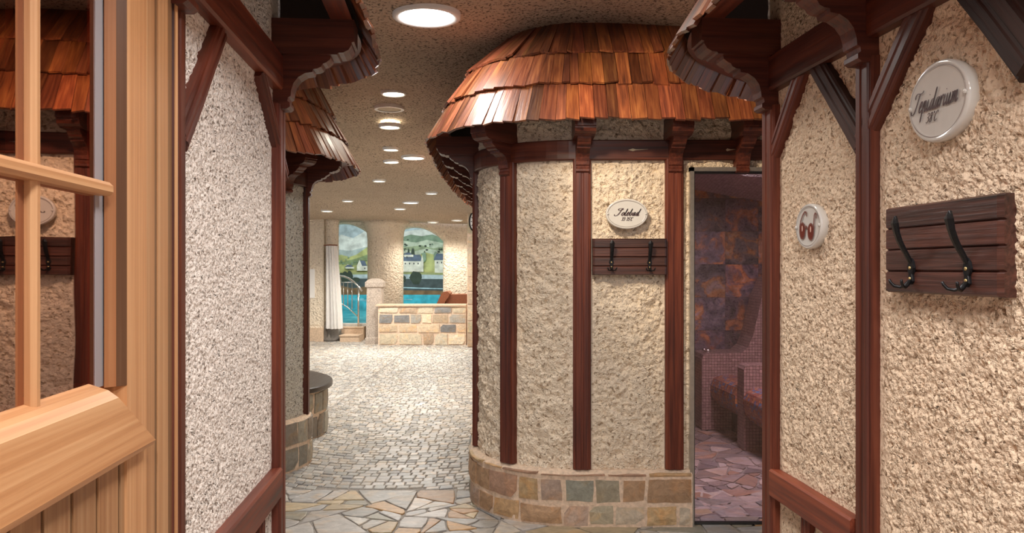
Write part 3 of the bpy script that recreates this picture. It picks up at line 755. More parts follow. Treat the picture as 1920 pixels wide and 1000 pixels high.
# sunglasses plaque
c = wp(WR, 2.372, 1.527, .005)
t, f, zz = oval_sign('picture_plaque', 'small oval white plaque painted with sunglasses', c, rgt, NR, .168, .135, T=.012)
g3 = MB(); n = 24; LP = []
for cx, cy in ((-.034, -.012), (.021, -.017)):
    g3.add([f(cx + .0205 * cos(2 * PI * j / n), cy + .026 * sin(2 * PI * j / n), zz) for j in range(n)], [tuple(range(n))])
    g1, g2 = MB(), MB(); LP.append((g1, g2))
    g1.add([f(cx + .016 * cos(2 * PI * j / n), cy + .021 * sin(2 * PI * j / n), zz + .0006) for j in range(n)], [tuple(range(n))])
    g2.add([f(cx + .002 + .004 * cos(2 * PI * j / n), cy + .007 + .009 * sin(2 * PI * j / n), zz + .0012) for j in range(n)], [tuple(range(n))])
def ribbon(mb, pts, w, f, z):
    pts = [Vector(p) for p in pts]; A = []; B = []
    for i, p in enumerate(pts):
        d = (pts[min(i + 1, len(pts) - 1)] - pts[max(i - 1, 0)]).normalized(); nn = Vector((-d.y, d.x)) * w / 2; A.append(p + nn); B.append(p - nn)
    k = len(A); mb.add([f(p.x, p.y, z) for p in A + B], [(i, i + 1, k + i + 1, k + i) for i in range(k - 1)])
ribbon(g3, [(-.052, -.002), (-.045, .018), (-.030, .036), (-.018, .044), (-.008, .042), (-.006, .030)], .0062, f, zz)
ribbon(g3, [(.040, -.012), (.042, .012), (.044, .030), (.050, .036), (.056, .032), (.056, .020)], .0062, f, zz)
ribbon(g3, [(-.016, -.006), (-.009, .001), (-.004, -.003), (.001, -.010)], .0062, f, zz)
g3.build('spectacle_frame', plain('frame_paint', (.20, .07, .055), .4), t); 
for g1, g2 in LP: g1.build('lens', M['lens'], t); g2.build('glint', M['lens_glint'], t)

# hook boards -------------------------------------------------------------
def hook(parent, f, x, y, s=1.0, bx=0, nm='coat_hook'):
    mb = MB()
    # back plate: waisted diamond
    pl = [(0, -.036), (.010, -.028), (.007, -.012), (.014, .004), (.009, .020), (0, .028), (-.009, .020), (-.014, .004), (-.007, -.012), (-.010, -.028)]
    pl = [(p[0] * s, p[1] * s) for p in pl]
    mb.loft([[f(x + p[0], y + p[1], 0) for p in pl], [f(x + p[0], y + p[1], .005 * s) for p in pl], [f(x + p[0] * .8, y + p[1] * .92, .007 * s) for p in pl]])
    # long arm: flat bar rising and leaning out, spear tip
    arm = [(.014, .004, .006), (.030, .012, .0075), (.050, .024, .0085), (.070, .034, .009), (.090, .041, .0095), (.104, .044, .011), (.112, .046, .012), (.122, .045, .007), (.130, .043, .0015)]
    rings = []
    for (yy, zz, hw) in arm:
        yy *= s; zz *= s; hw *= s * 1.15
        rings.append([f(x - hw, y + yy, zz - .003 * s), f(x, y + yy, zz - .0045 * s), f(x + hw, y + yy, zz - .003 * s), f(x + hw, y + yy, zz + .002 * s), f(x, y + yy, zz + .004 * s), f(x - hw, y + yy, zz + .002 * s)])
    mb.loft(rings)
    # two small lower prongs curling outward
    for sx in (-1, 1):
        pts = [f(x + sx * a * s, y + b * s, c_ * s) for a, b, c_ in ((.001, -.026, .006), (.004, -.038, .016), (.011, -.043, .026), (.019, -.040, .036), (.024, -.031, .042), (.026, -.024, .044))]
        mb.tube(pts, [.0045 * s, .0045 * s, .004 * s, .004 * s, .0036 * s, .003 * s], 8)
    h = mb.build(nm, M['iron'], parent)
    for yy in (.004, -.022):
        m2 = MB(); m2.loft([[f(x + r_ * cos(2 * PI * j / 12), y + yy * s + r_ * sin(2 * PI * j / 12), z) for j in range(12)] for r_, z in ((.0042 * s, .005 * s), (.0042 * s, .0085 * s), (.0022 * s, .0095 * s))], smooth=True)
        sc = m2.build('screw', M['brass'], h)
        sc.location = (0, 0, 0)
        me = sc.data
    return h
def hook_board(label, c, right, out, W, H, T, hooks, s=1.0):
    f0 = frame_fn(c, right, out); t = thing('hook_board', label, 'coat rack', tuple(c))
    mb = MB(); n = 4
    o = rnd.random() * 10
    for i in range(n):
        z0 = -H / 2 + H * i / n; z1 = z0 + H / n; ch = .004
        pr = [(z0, -.034), (z0, T - ch * 1.6), (z0 + ch, T), (z1 - ch, T), (z1, T - ch * 1.6), (z1, -.034)]
        rings = []; gcs = []
        for xx, e in ((-W / 2, 1), (-W / 2 + .010, 0), (W / 2 - .010, 0), (W / 2, 1)):
            rr = []
            for a, b in pr:
                bb = b - (.008 if e and b > 0 else 0); rr.append(f0(xx, a, bb)); gcs.append((xx + o + i * 3, a + i, b))
            rings.append(rr)
        mb.loft(rings, gcs=gcs, col=(1, 1, 1) if i % 2 else (1.15, 1.1, 1.1))
    mb.build('slatted_board', M['board'], t)
    for hx, hy in hooks:
        ff = lambda x, y, z=0, f0=f0: f0(x, y, z + T)
        hook(t, ff, hx, hy, s)
    return t
hook_board('small dark hook board with two black hooks beneath the Solebad sign', (.637, 4.346, 1.467), (1, 0, 0), (0, -1, 0), .398, .198, .022, [(-.10, -.034), (.106, -.036)], .95)
yc = 1.742
hook_board('large dark slatted hook board with two black iron hooks on the right wall', wp(WR, yc, 1.446, .004), -DV, NR, .410, .202, .021, [(-.085, -.047), (.112, -.049)], .94)

# glass door of the brine room -------------------------------------------
dr = bpy.data.objects.new('door_1', None); COL.objects.link(dr); dr.location = (1.2, 4.38, 0); dr['_w'] = (1.2, 4.38, 0)
struct(dr, 'frameless tinted glass door of the brine room in a steel frame')
mb = MB(); X0, X1, ZT = .968, 1.66, 1.955
mb.box(X0, X0 + .022, 4.345, 4.45, 0, ZT); mb.box(X0, X1, 4.345, 4.45, ZT - .022, ZT); mb.box(X1 - .022, X1, 4.345, 4.45, 0, ZT)
mb.build('door_frame', M['steel'], dr)
mb = MB(); mb.box(X0 + .022, X0 + .030, 4.365, 4.40, .01, ZT - .022); mb.box(X0 + .022, X1 - .022, 4.365, 4.40, ZT - .032, ZT - .022); mb.box(X0 + .022, X1 - .022, 4.365, 4.40, .006, .016)
mb.build('gasket', M['steel_dark'], dr)
def tinted(name, tint, gloss=.06, rough=.0, ior=1.45, refl=(1, 1, 1)):
    m = bpy.data.materials.new(name); m.use_nodes = True; nt = m.node_tree; nt.nodes.clear()
    out = nt.nodes.new('ShaderNodeOutputMaterial'); tr = nd(nt, 'ShaderNodeBsdfTransparent'); tr.inputs[0].default_value = (*tint, 1)
    gl = nd(nt, 'ShaderNodeBsdfGlossy'); gl.inputs['Roughness'].default_value = rough; gl.inputs[0].default_value = (*refl, 1)
    fr = nd(nt, 'ShaderNodeFresnel', i_IOR=ior)
    nz = nd(nt, 'ShaderNodeTexNoise', i_Scale=3.0); g = nd(nt, 'ShaderNodeNewGeometry'); nt.links.new(g.outputs['Position'], nz.inputs['Vector'])
    bp = nd(nt, 'ShaderNodeBump', i_Distance=.0006, i_Strength=1.0); nt.links.new(nz.outputs[0], bp.inputs['Height']); nt.links.new(bp.outputs[0], gl.inputs['Normal'])
    mx = nd(nt, 'ShaderNodeMixShader'); nt.links.new(math_(nt, 'ADD', fr.outputs[0], gloss), mx.inputs[0])
    nt.links.new(tr.outputs[0], mx.inputs[1]); nt.links.new(gl.outputs[0], mx.inputs[2]); nt.links.new(mx.outputs[0], out.inputs[0]); return m
M['glass_door'] = tinted('tinted_door_glass', (.82, .74, .77), .05)
M['glass_bronze'] = tinted('coated_window_glass', (.70, .46, .38), .40, rough=.014, refl=(1.0, .70, .60))
mb = MB(); mb.box(X0 + .030, X1 - .030, 4.378, 4.386, .016, ZT - .032); mb.build('glass_pane', M['glass_door'], dr)

# brine room interior: slate tiled back wall, mosaic bench ----------------
def slate():
    m, nt, b = newmat('slate_tiles'); L = nt.links
    ta = nd(nt, 'ShaderNodeAttribute', attribute_name='tone'); gc = nd(nt, 'ShaderNodeAttribute', attribute_name='gc')
    n = nd(nt, 'ShaderNodeTexNoise', i_Scale=5.0, i_Detail=4.0, i_Distortion=.8, i_Roughness=.55); L.new(gc.outputs['Vector'], n.inputs['Vector'])
    n2 = nd(nt, 'ShaderNodeTexNoise', i_Scale=17.0, i_Detail=6.0, i_Distortion=1.0); L.new(gc.outputs['Vector'], n2.inputs['Vector'])
    c = ramp(nt, n.outputs[0], [(.0, (.035, .033, .042)), (.40, (.075, .07, .085)), (.50, (.17, .145, .16)), (.55, (.22, .13, .10)), (.60, (.46, .20, .07)), (.66, (.45, .27, .15)), (.70, (.40, .29, .26))])
    c = mixc(nt, 1.0, c, ramp(nt, n2.outputs[0], [(.3, .55), (.7, 1.35)]), 'MULTIPLY'); c = mixc(nt, 1.0, c, ta.outputs['Color'], 'MULTIPLY')
    L.new(c, b.inputs['Base Color']); b.inputs['Roughness'].default_value = .35
    bp = nd(nt, 'ShaderNodeBump', i_Distance=.006, i_Strength=.8); L.new(n2.outputs[0], bp.inputs['Height']); L.new(bp.outputs[0], b.inputs['Normal']); return m
M['slate'] = slate()
mb = MB(); r = random.Random(4)
ts = .3015
for i in range(-1, 7):
    for j in range(0, 8):
        x = 1.645 + (i - 1) * ts; z = 1.4 - (620 - 505) / F * 7.3 + (j - 3) * ts; o = r.random() * 40; k = r.uniform(.7, 1.3)
        mb_z0 = max(z, 0.0)
        vs = [(x + .0015, 7.30, mb_z0 + .0015), (x + ts - .0015, 7.30, mb_z0 + .0015), (x + ts - .0015, 7.30, z + ts - .0015), (x + .0015, 7.30, z + ts - .0015)]
        if z + ts < .02: continue
        mb.add(vs, [(0, 1, 2, 3)], [(v[0] + o, v[1], v[2] + o) for v in vs], col=(k, k * r.uniform(.85, 1.05), k * r.uniform(.85, 1.15)))
mb.box(.8, 3.2, 7.302, 7.36, 0, 2.5, col=(.25, .2, .22)); struct(mb.build('wall_back', M['slate'], world=True), 'slate tiled back wall inside the brine room')
mb = MB(); mb.box(2.95, 3.0, 4.45, 7.3, 0, 2.5, col=(.8, .7, .7)); struct(mb.build('wall_interior_right', M['slate'], world=True))
mb = MB(); mb.box(.90, .94, 4.45, 7.3, 0, 2.5, col=(.8, .7, .7)); struct(mb.build('wall_interior_left', M['slate'], world=True))
def mosaic(name, base, grout, hot=False, size=.025):
    m, nt, b = newmat(name); L = nt.links
    gc = nd(nt, 'ShaderNodeAttribute', attribute_name='gc'); sx = nd(nt, 'ShaderNodeSeparateXYZ'); L.new(gc.outputs['Vector'], sx.inputs[0])
    fx = math_(nt, 'FRACT', math_(nt, 'DIVIDE', sx.outputs[0], size)); fy = math_(nt, 'FRACT', math_(nt, 'DIVIDE', sx.outputs[1], size))
    mk = math_(nt, 'MULTIPLY', math_(nt, 'GREATER_THAN', fx, .12), math_(nt, 'GREATER_THAN', fy, .12))
    cb = nd(nt, 'ShaderNodeCombineXYZ'); L.new(math_(nt, 'FLOOR', math_(nt, 'DIVIDE', sx.outputs[0], size)), cb.inputs[0]); L.new(math_(nt, 'FLOOR', math_(nt, 'DIVIDE', sx.outputs[1], size)), cb.inputs[1])
    wn = nd(nt, 'ShaderNodeTexWhiteNoise'); L.new(cb.outputs[0], wn.inputs['Vector'])
    if hot: tc = ramp(nt, wn.outputs[0], [(0, (.34, .12, .09)), (.45, (.42, .19, .14)), (.55, (.12, .22, .42)), (.74, (.60, .26, .10)), (.9, (.38, .16, .13))], 'CONSTANT')
    else: tc = ramp(nt, wn.outputs[0], [(0, tuple(x * .8 for x in base)), (1, tuple(x * 1.2 for x in base))])
    c = mixc(nt, mk, grout, tc); L.new(c, b.inputs['Base Color']); b.inputs['Roughness'].default_value = .35
    bp = nd(nt, 'ShaderNodeBump', i_Distance=.002, i_Strength=1.0); L.new(mk, bp.inputs['Height']); L.new(bp.outputs[0], b.inputs['Normal']); return m
M['mosaic'] = mosaic('pink_mosaic', (.40, .27, .25), (.09, .05, .05)); M['mosaic_seat'] = mosaic('patterned_mosaic', (.4, .2, .2), (.13, .07, .07), True, .022)
M['mosaic_ceiling'] = mosaic('pale_mosaic', (.62, .50, .54), (.34, .26, .29), False, .03)
t = thing('heated_bench', 'pink mosaic-tiled heated bench with rolled seat behind the glass door', 'bench', (1.95, 6.6, 0))
def slab(mb, prof, ya, yb, sh, **k):
    """profile in xz, swept from ya to yb with x shift sh; mosaic coordinates follow the surface"""
    per = [0.0]
    for a, b in zip(prof, prof[1:] + prof[:1]): per.append(per[-1] + math.dist(a, b))
    n = len(prof); vs = []; gcs = []; fs = []
    for i in range(n):
        p, q = prof[i], prof[(i + 1) % n]; b = len(vs)
        vs += [(p[0], ya, p[1]), (q[0], ya, q[1]), (q[0] + sh, yb, q[1]), (p[0] + sh, yb, p[1])]
        gcs += [(per[i], ya, 0), (per[i + 1], ya, 0), (per[i + 1], yb, 0), (per[i], yb, 0)]
        fs.append((b, b + 1, b + 2, b + 3))
    b = len(vs); vs += [(p[0], ya, p[1]) for p in prof]; gcs += [(p[0], p[1], 0) for p in prof]; fs.append(tuple(range(b + n - 1, b - 1, -1)))
    b = len(vs); vs += [(p[0] + sh, yb, p[1]) for p in prof]; gcs += [(p[0], p[1], 0) for p in prof]; fs.append(tuple(range(b, b + n)))
    mb.add(vs, fs, gcs, **k)
def px(u, v, Y): return ((u - 960) / F * Y, CH - (v - HZ) / F * Y)
far = [px(1316, 806, 6.92), px(1316, 674, 6.92), px(1319, 666, 6.92), px(1326, 664, 6.92), px(1390, 662, 6.92), px(1402, 652, 6.92), px(1412, 630, 6.92), px(1420, 596, 6.92), px(1428, 560, 6.92), px(1445, 520, 6.92), (2.9, 1.35), (2.9, 0)]
mb = MB(); slab(mb, [p for p in far][::-1], 6.92, 7.28, .0); mb.build('armrest', M['mosaic'], t)
nearp = [px(1395, 845, 6.15), px(1395, 694, 6.15), px(1399, 687, 6.15), px(1408, 685, 6.15), (2.2, .66), (2.35, .85), (2.5, 1.35), (2.9, 1.35), (2.9, 0)]
mb = MB(); slab(mb, nearp[::-1], 6.15, 6.33, .0); mb.build('armrest', M['mosaic'], t)
roll = [(1.675, .34), (1.675, .40), (1.70, .455), (1.76, .485), (1.86, .485), (2.1, .45), (2.9, .44), (2.9, .1), (2.1, .12), (1.95, .14), (1.82, .18), (1.74, .23), (1.695, .28)]
mb = MB(); slab(mb, [(min(x + .09, 2.9), z) for x, z in roll][::-1], 6.33, 6.92, -.05); mb.build('seat', M['mosaic_seat'], t)
mb = MB(); slab(mb, [(min(x + .14, 2.9), z) for x, z in roll][::-1], 5.5, 6.15, -.04); mb.build('seat', M['mosaic_seat'], t)
mb = MB(); slab(mb, [(1.98, 0), (1.98, .3), (2.9, .3), (2.9, 0)][::-1], 5.5, 7.28, -.1, col=(.5, .5, .5)); mb.build('bench_base', M['slate'], t)
mb = MB(); slab(mb, [(2.15, .42), (2.28, .6), (2.36, .95), (2.42, 1.38), (2.9, 1.38), (2.9, .42)][::-1], 5.5, 7.28, -.05); mb.build('backrest', M['mosaic'], t)
mb = MB(); c = at(1327, 657, 7.05); mb.lathe([(.0, c.z - .035), (.028, c.z - .035), (.03, c.z + .0), (.024, c.z + .016), (0, c.z + .02)], c.x, c.y, 14, smooth=True); mb.tube([(c.x, c.y, c.z), (c.x - .05, c.y - .04, c.z + .01)], .012, 8)
tag(mb.build('water_tap', M['chrome']), 'small chrome tap knob on the bench armrest inside the brine room', 'tap')
mb = MB()
vs = [(.8, 4.45, 2.32), (3.2, 4.45, 2.32), (3.2, 7.3, 1.86), (1.64, 7.3, 2.13), (.8, 7.3, 2.2)]
mb.add(vs, [(0, 1, 2, 3, 4)], [(v[0], v[1], 0) for v in vs]); struct(mb.build('ceiling_interior', M['mosaic_ceiling'], world=True), 'mosaic ceiling inside the brine room')

# ------------------------------------------------------------------ round tower on the left
tw = Path([(-4.0, 5.22), (-2.2, 5.22)] + arcpts(-2.0, 5.75, .5, -82, 95, 22) + [(-2.5, 6.3)])
tw.n = [(-n if n.dot(p - Vector((-2.2, 5.75))) < 0 else n) for n, p in zip(tw.n, tw.p)]
fliptest(wallgrid('wall_tower', tw, .32, 2.8, M['pl_tower'], .012, 1.6, tw.L), tw, 2.4)['label'] = 'roughcast wall of the round tower beyond the left corner'
mb = MB(); n = 40; rings = []
for i in range(n + 1):
    rr = []
    for o_, z in ((-.03, 0), (.045, 0), (.042, .335), (.02, .355), (-.03, .36)):
        p, _ = tw.at(tw.L * i / n, o_); rr.append((p.x, p.y, z))
    rings.append(rr)
mb.loft(rings); o = struct(mb.build('baseboard_tower', M['mortar'], world=True))
mb = MB(); stone_course(mb, tw, 1.5, tw.L - .05, .004, .345, [1, 1], COOL, off=.035, thick=.018, wmin=.11, wmax=.2, seed=8); mb.build('stone_facing', M['stone'], o)
def tpost(ang, label):
    p = Vector((-2 + .5 * cos(rad(ang)), 5.75 + .5 * sin(rad(ang)))); tag(timber('timber_post', (p.x, p.y, .35), (p.x, p.y, 2.0), .09, .03, (cos(rad(ang)), sin(rad(ang)), 0), tone=.7), label, 'post')
tpost(6, 'dark post on the round tower, above the black-topped bench')
tag(curved_beam('timber_beam', tw, 1.7, tw.L - .1, 1.99, 2.10, .028, tone=.6), 'curved dark beam under the eave of the round tower', 'beam')
for ang, lab in ((-62, 'bracket on the front of the round tower, nearest the left corner post'), (-30, 'second bracket from the front on the round tower'), (6, 'bracket above the single post of the round tower'), (42, 'rearmost bracket of the round tower, lowest in the dark eave')):
    nn = (cos(rad(ang)), sin(rad(ang))); bracket((-2 + .512 * nn[0], 5.75 + .512 * nn[1]), nn, lab)
te = Path([(-3.4, 4.80), (-2.4, 4.78), (-1.9, 4.80), (-1.5, 4.90), (-1.26, 5.15), (-1.17, 5.55), (-1.16, 5.95), (-1.27, 6.38), (-1.55, 6.7), (-2.0, 6.86), (-2.6, 6.9)], smooth=True)
te.n = [(-n if n.dot(p - Vector((-2.3, 5.8))) < 0 else n) for n, p in zip(te.n, te.p)]
shingle_roof('shingle_roof', te, 'rounded silvery-brown shingle roof of the tower beyond the left corner', [(0, 2.13), (.09, 2.33), (.18, 2.52), (.30, 2.80)], seed=31, wmin=.05, wmax=.08)

# bench beside the tower
bp_ = Path([(-1.95, 6.25), (-1.66, 6.42), (-1.56, 6.62), (-1.55, 6.9), (-1.66, 7.25), (-1.95, 7.6), (-2.4, 7.75)], smooth=True)
bp_.n = [(-n if n.dot(p - Vector((-2.3, 6.9))) < 0 else n) for n, p in zip(bp_.n, bp_.p)]
t = thing('stone_bench', 'black-topped stone bench against the round tower', 'bench', (-1.9, 6.9, 0))
poly = [(p.x, p.y) for p in bp_.p] + [(-2.6, 7.7), (-2.6, 6.2), (-2.1, 6.2)]
mb = MB(); rings = []
for k, z in ((.985, .395), (1.0, .402), (1.0, .432), (.985, .440)): rings.append([(-2.1 + (p[0] + 2.1) * k, 6.9 + (p[1] - 6.9) * k, z) for p in poly])
mb.loft(rings, gcs=[(p[1], p[0], p[2]) for r_ in rings for p in r_]); mb.build('bench_top', M['bench_top'], t)
mb = MB(); rings = [[(-2.1 + (p[0] + 2.1) * .90, 6.9 + (p[1] - 6.9) * .90, z) for p in poly] for z in (0, .395)]; mb.loft(rings); mb.build('bench_core', M['mortar'], t)
inner = Path([(-2.1 + (p.x + 2.1) * .90, 6.9 + (p.y - 6.9) * .90) for p in bp_.p]); inner.n = bp_.n
mb = MB(); stone_course(mb, inner, 0, inner.L, .004, .39, [1, 1], COOL, off=.0, thick=.016, wmin=.12, wmax=.2, seed=77); mb.build('stone_facing', M['stone'], t)

# ------------------------------------------------------------------ honey wooden door at far left
dl = bpy.data.objects.new('door_2', None); COL.objects.link(dl); base = wp(-.53, 1.2, 0); dl.location = base; dl['_w'] = tuple(base)
struct(dl, 'honey-coloured wooden door with divided glazing at the left edge')
BD = -.535
def dp(y, z, off): return Vector((BD - SL * y, y, z)) + NL * off
def dbox(mb, y0, y1, z0, z1, o0, o1, axis='z', tone=1.0, ch=.0):
    vs = [dp(y, z, o) for y in (y0, y1) for o in (o0, o1) for z in (z0, z1)]
    fs = [(0, 1, 3, 2), (4, 6, 7, 5), (0, 4, 5, 1), (2, 3, 7, 6), (0, 2, 6, 4), (1, 5, 7, 3)]
    k = rnd.random() * 20
    gc = [((v.z if axis == 'z' else v.y) + k, (v.y if axis == 'z' else v.z) + k, v.x) for v in vs]
    mb.add(vs, fs, gc, col=(tone, tone, tone))
def yu(u, off=0.0): return (BD + off) / ((u - 960) / F + SL)
# u positions of the vertical mouldings, seen from the camera
def strip(name, u0, u1, o0, o1, z0=0, z1=2.78, tone=1.0, parent=dl):
    mb = MB(); dbox(mb, yu(u0, o1), yu(u1, o1), z0, z1, o0, o1, tone=tone); return mb.build(name, M['pine'], parent)
mb = MB()
dbox(mb, yu(329), yu(333.5), 0, 2.78, -.06, .0, tone=1.15)
dbox(mb, yu(316), yu(329), 0, 2.78, -.06, -.006, tone=.42)
dbox(mb, yu(297), yu(316), 0, 2.78, -.06, -.001, tone=.9)
dbox(mb, yu(292), yu(297), 0, 2.78, -.06, -.003, tone=.34)
mb.build('door_frame', M['pine'], dl)
mb = MB(); dbox(mb, yu(275), yu(292), 0, 2.78, -.06, -.002, tone=.84); dbox(mb, yu(238), yu(275), 0, 2.78, -.06, .0, tone=1.08)
mb.build('stile', M['pine'], dl)
# bevelled glazing bead (dark) on the stile's inner edge
mb = MB(); ya, yb = yu(201, -.022), yu(238, 0)
Zs = 1.205
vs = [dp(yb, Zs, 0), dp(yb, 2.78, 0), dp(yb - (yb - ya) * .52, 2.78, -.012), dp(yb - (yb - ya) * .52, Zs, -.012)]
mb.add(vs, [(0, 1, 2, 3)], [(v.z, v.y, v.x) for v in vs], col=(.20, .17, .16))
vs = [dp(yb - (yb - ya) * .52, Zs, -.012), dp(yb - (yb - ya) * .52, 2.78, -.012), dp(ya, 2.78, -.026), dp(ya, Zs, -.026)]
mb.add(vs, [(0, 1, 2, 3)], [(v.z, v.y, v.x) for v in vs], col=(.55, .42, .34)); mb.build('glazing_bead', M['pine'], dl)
# bottom rail: weather moulding with a slanted end
zt, zb = 1.208, 1.09
rings = []; gcs = []
for y, e in ((-.6, 0), (yu(203), 0), (yu(268), 1)):
    prof = [(zt + .012, -.035), (zt, .0), (zt - .012, .016), (zb + .01, .022), (zb, .018), (zb, -.03)]
    if e: prof = [(zb + .022, -.035), (zb + .020, .0), (zb + .014, .016), (zb + .008, .022), (zb, .018), (zb, -.03)]
    rings.append([dp(y, z, o_) for z, o_ in prof]); gcs += [(y, z, o_) for z, o_ in prof]
mb = MB(); mb.loft(rings, gcs=gcs, col=(1.1, 1.08, 1.05)); mb.build('bottom_rail', M['pine'], dl)
# boards under the rail, tone lowered for the shadow of the rail
mb = MB(); y = -.61; wv = .084
while y < yu(272) - .005:
    y1 = min(y + wv, yu(262)); k = rnd.uniform(.62, .8)
    if y1 - y < .01: break
    dbox(mb, y + .005, y1 - .005, 0, 1.10, -.04, -.004, tone=k); dbox(mb, y1 - .006, y1 + .006, 0, 1.10, -.04, -.0065, tone=.25); y = y1
mb.build('boarding', M['pine'], dl)
# muntins
mb = MB()
def bar(y0, y1, z0, z1, o0, o1, vert, tone=1.0):
    c = .006
    if vert:
        pr = [(y0, o0), (y0, o1 - c), (y0 + c, o1), (y1 - c, o1), (y1, o1 - c), (y1, o0)]; rr = [[dp(a, z, b) for a, b in pr] for z in (z0, z1)]; g = [(z, a, b) for z in (z0, z1) for a, b in pr]
    else:
        pr = [(z0, o0), (z0, o1 - c), (z0 + c, o1), (z1 - c, o1), (z1, o1 - c), (z1, o0)]; rr = [[dp(y, a, b) for a, b in pr] for y in (y0, y1)]; g = [(y, a, b) for y in (y0, y1) for a, b in pr]
    mb.loft(rr, gcs=g, col=(tone,) * 3)
bar(yu(63.5, -.018), yu(78, -.018), zt - .005, 2.78, -.030, -.016, True, .95)
zm = CH + (HZ - 352) / F * yu(200, -.01)
bar(-.6, yu(206, -.012), zm - .012, zm + .010, -.034, -.006, False, 1.05)
bar(-.6, yu(206, -.012), zm + .52, zm + .545, -.034, -.006, False, 1.05)
bar(yu(63.5, -.018) - .24, yu(78, -.018) - .24, zt - .005, 2.78, -.030, -.016, True, .95)
mb.build('glazing_bar', M['pine'], dl)
mb = MB(); ye = yu(200, -.03)
vs = [dp(-.6, zt - .01, -.030), dp(ye, zt - .01, -.030), dp(ye, 2.78, -.030), dp(-.6, 2.78, -.030)]
vs += [v - NL * .006 for v in vs]
mb.add(vs, [(0, 1, 2, 3), (7, 6, 5, 4), (0, 4, 5, 1), (1, 5, 6, 2), (2, 6, 7, 3), (3, 7, 4, 0)]); mb.build('glass_pane', M['glass_bronze'], dl)
mb = MB(); dbox(mb, yu(181, -.028), yu(196, -.028), zt, 2.78, -.0298, -.0285); mb.build('glass_spacer', plain('grey_spacer', (.42, .42, .46), .4, .3), dl)
# panelled wall a little behind the glazing
mb = MB()
for i in range(40):
    y = -1.2 + i * .075; dbox(mb, y, y + .072, 0, 2.78, -.42, -.40, tone=rnd.uniform(.7, 1.15))
struct(mb.build('wall_sauna', M['redwood']), 'red wood panelling behind the door glass')

# ------------------------------------------------------------------ far end: stone parapet, pillar, arches, pool
YP = 14.7
pw = Path([(at(706, 0, YP).x, YP), (at(874, 0, YP).x, YP)]); pw.n = [Vector((0, -1))] * 2
t = thing('stone_parapet', 'low pale stone wall in front of the pool', 'wall', (-1.5, YP + .15, 0))
mb = MB(); mb.box(at(709, 0, YP).x, at(874, 0, YP).x, YP, YP + .3, 0, .72); mb.build('wall_core', M['mortar'], t)
mb = MB(); stone_course(mb, pw, .04, pw.L, 0, .715, [1.25, .95, 1, .75], PALE, off=.0, thick=.02, wmin=.16, wmax=.46, gap=.012, sub=.2, seed=12); mb.build('stone_facing', M['stone'], t)
mb = MB(); mb.box(at(705, 0, YP).x, at(874, 0, YP).x, YP - .04, YP + .34, .72, .75); mb.build('coping', M['cap'], t)
YQ = 14.3
pq = Path([(at(876, 0, YQ).x, YQ), (.2, YQ)]); pq.n = [Vector((0, -1))] * 2
t = thing('stone_pillar', 'tall stone-clad pillar beside the clock', 'pillar', (-.3, YQ + .3, 0))
mb = MB(); mb.box(at(876, 0, YQ).x, .2, YQ, YQ + .75, 0, 2.55); mb.build('pillar_core', M['mortar'], t)
mb = MB(); stone_course(mb, pq, 0, pq.L, 0, 2.5, [1, .8, 1.1, .9, 1, .9, 1.1, 1, .8, 1], [(.66, .52, .36), (.62, .46, .32), (.58, .50, .34), (.70, .58, .42)], thick=.02, wmin=.25, wmax=.45, sub=.2, seed=13); mb.build('stone_facing', M['stone'], t)
# clock
cp = at(893, 415, 14.15); t = thing('wall_clock', 'round black-rimmed wall clock on the stone pillar', 'clock', tuple(cp))
ang = rad(-90 - 50); on = Vector((cos(ang), sin(ang), 0)); rt = Vector((0, 0, 1)).cross(on) * 1.0
f = frame_fn(cp, rt, on); n = 36
mb = MB(); mb.loft([[f(r_ * cos(2 * PI * j / n), r_ * sin(2 * PI * j / n), z) for j in range(n)] for r_, z in ((.16, -.05), (.20, -.04), (.205, .0), (.195, .02), (.175, .02), (.172, .005))], caps=False, smooth=True); mb.build('clock_rim', M['iron'], t)
mb = MB(); mb.add([f(.174 * cos(2 * PI * j / n), .174 * sin(2 * PI * j / n), .004) for j in range(n)], [tuple(range(n))]); mb.add([f(.16 * cos(2 * PI * j / n), .16 * sin(2 * PI * j / n), -.05) for j in range(n)], [tuple(range(n))]); mb.build('clock_face', M['paper'], t)
for k in range(12):
    mb = MB(); a = 2 * PI * k / 12; ribbon(mb, [(.118 * cos(a), .118 * sin(a)), (.155 * cos(a), .155 * sin(a))], .014, f, .007); mb.build('hour_mark', M['iron'], t)
mb = MB(); ribbon(mb, [(0, 0), (.06, .05)], .012, f, .010); mb.build('hour_hand', M['iron'], t)
mb = MB(); ribbon(mb, [(0, 0), (.03, -.11)], .009, f, .012); mb.build('minute_hand', M['iron'], t)
mb = MB(); mb.tube([cp - on * .05, (cp.x + .06, 14.4, cp.z)], .03, 8); mb.build('clock_bracket', M['iron'], t)
# granite pillar
YG = 14.9; gx = at(701, 0, YG).x; t = thing('granite_pillar', 'grey granite post with rounded cap at the end of the low wall', 'pillar', (gx, YG + .15, 0))
def sq(w, z, cy=YG + .16): return [(gx - w, cy - w, z), (gx + w, cy - w, z), (gx + w, cy + w, z), (gx - w, cy + w, z)]
mb = MB(); mb.loft([sq(.165, 0), sq(.165, .11), sq(.15, .13), sq(.14, .8), sq(.135, 1.08)]); mb.build('shaft', M['granite'], t)
mb = MB(); mb.loft([sq(.14, 1.05), sq(.165, 1.07), sq(.165, 1.15), sq(.155, 1.165), sq(.12, 1.20), sq(.06, 1.225)]); mb.build('cap', M['granite'], t)
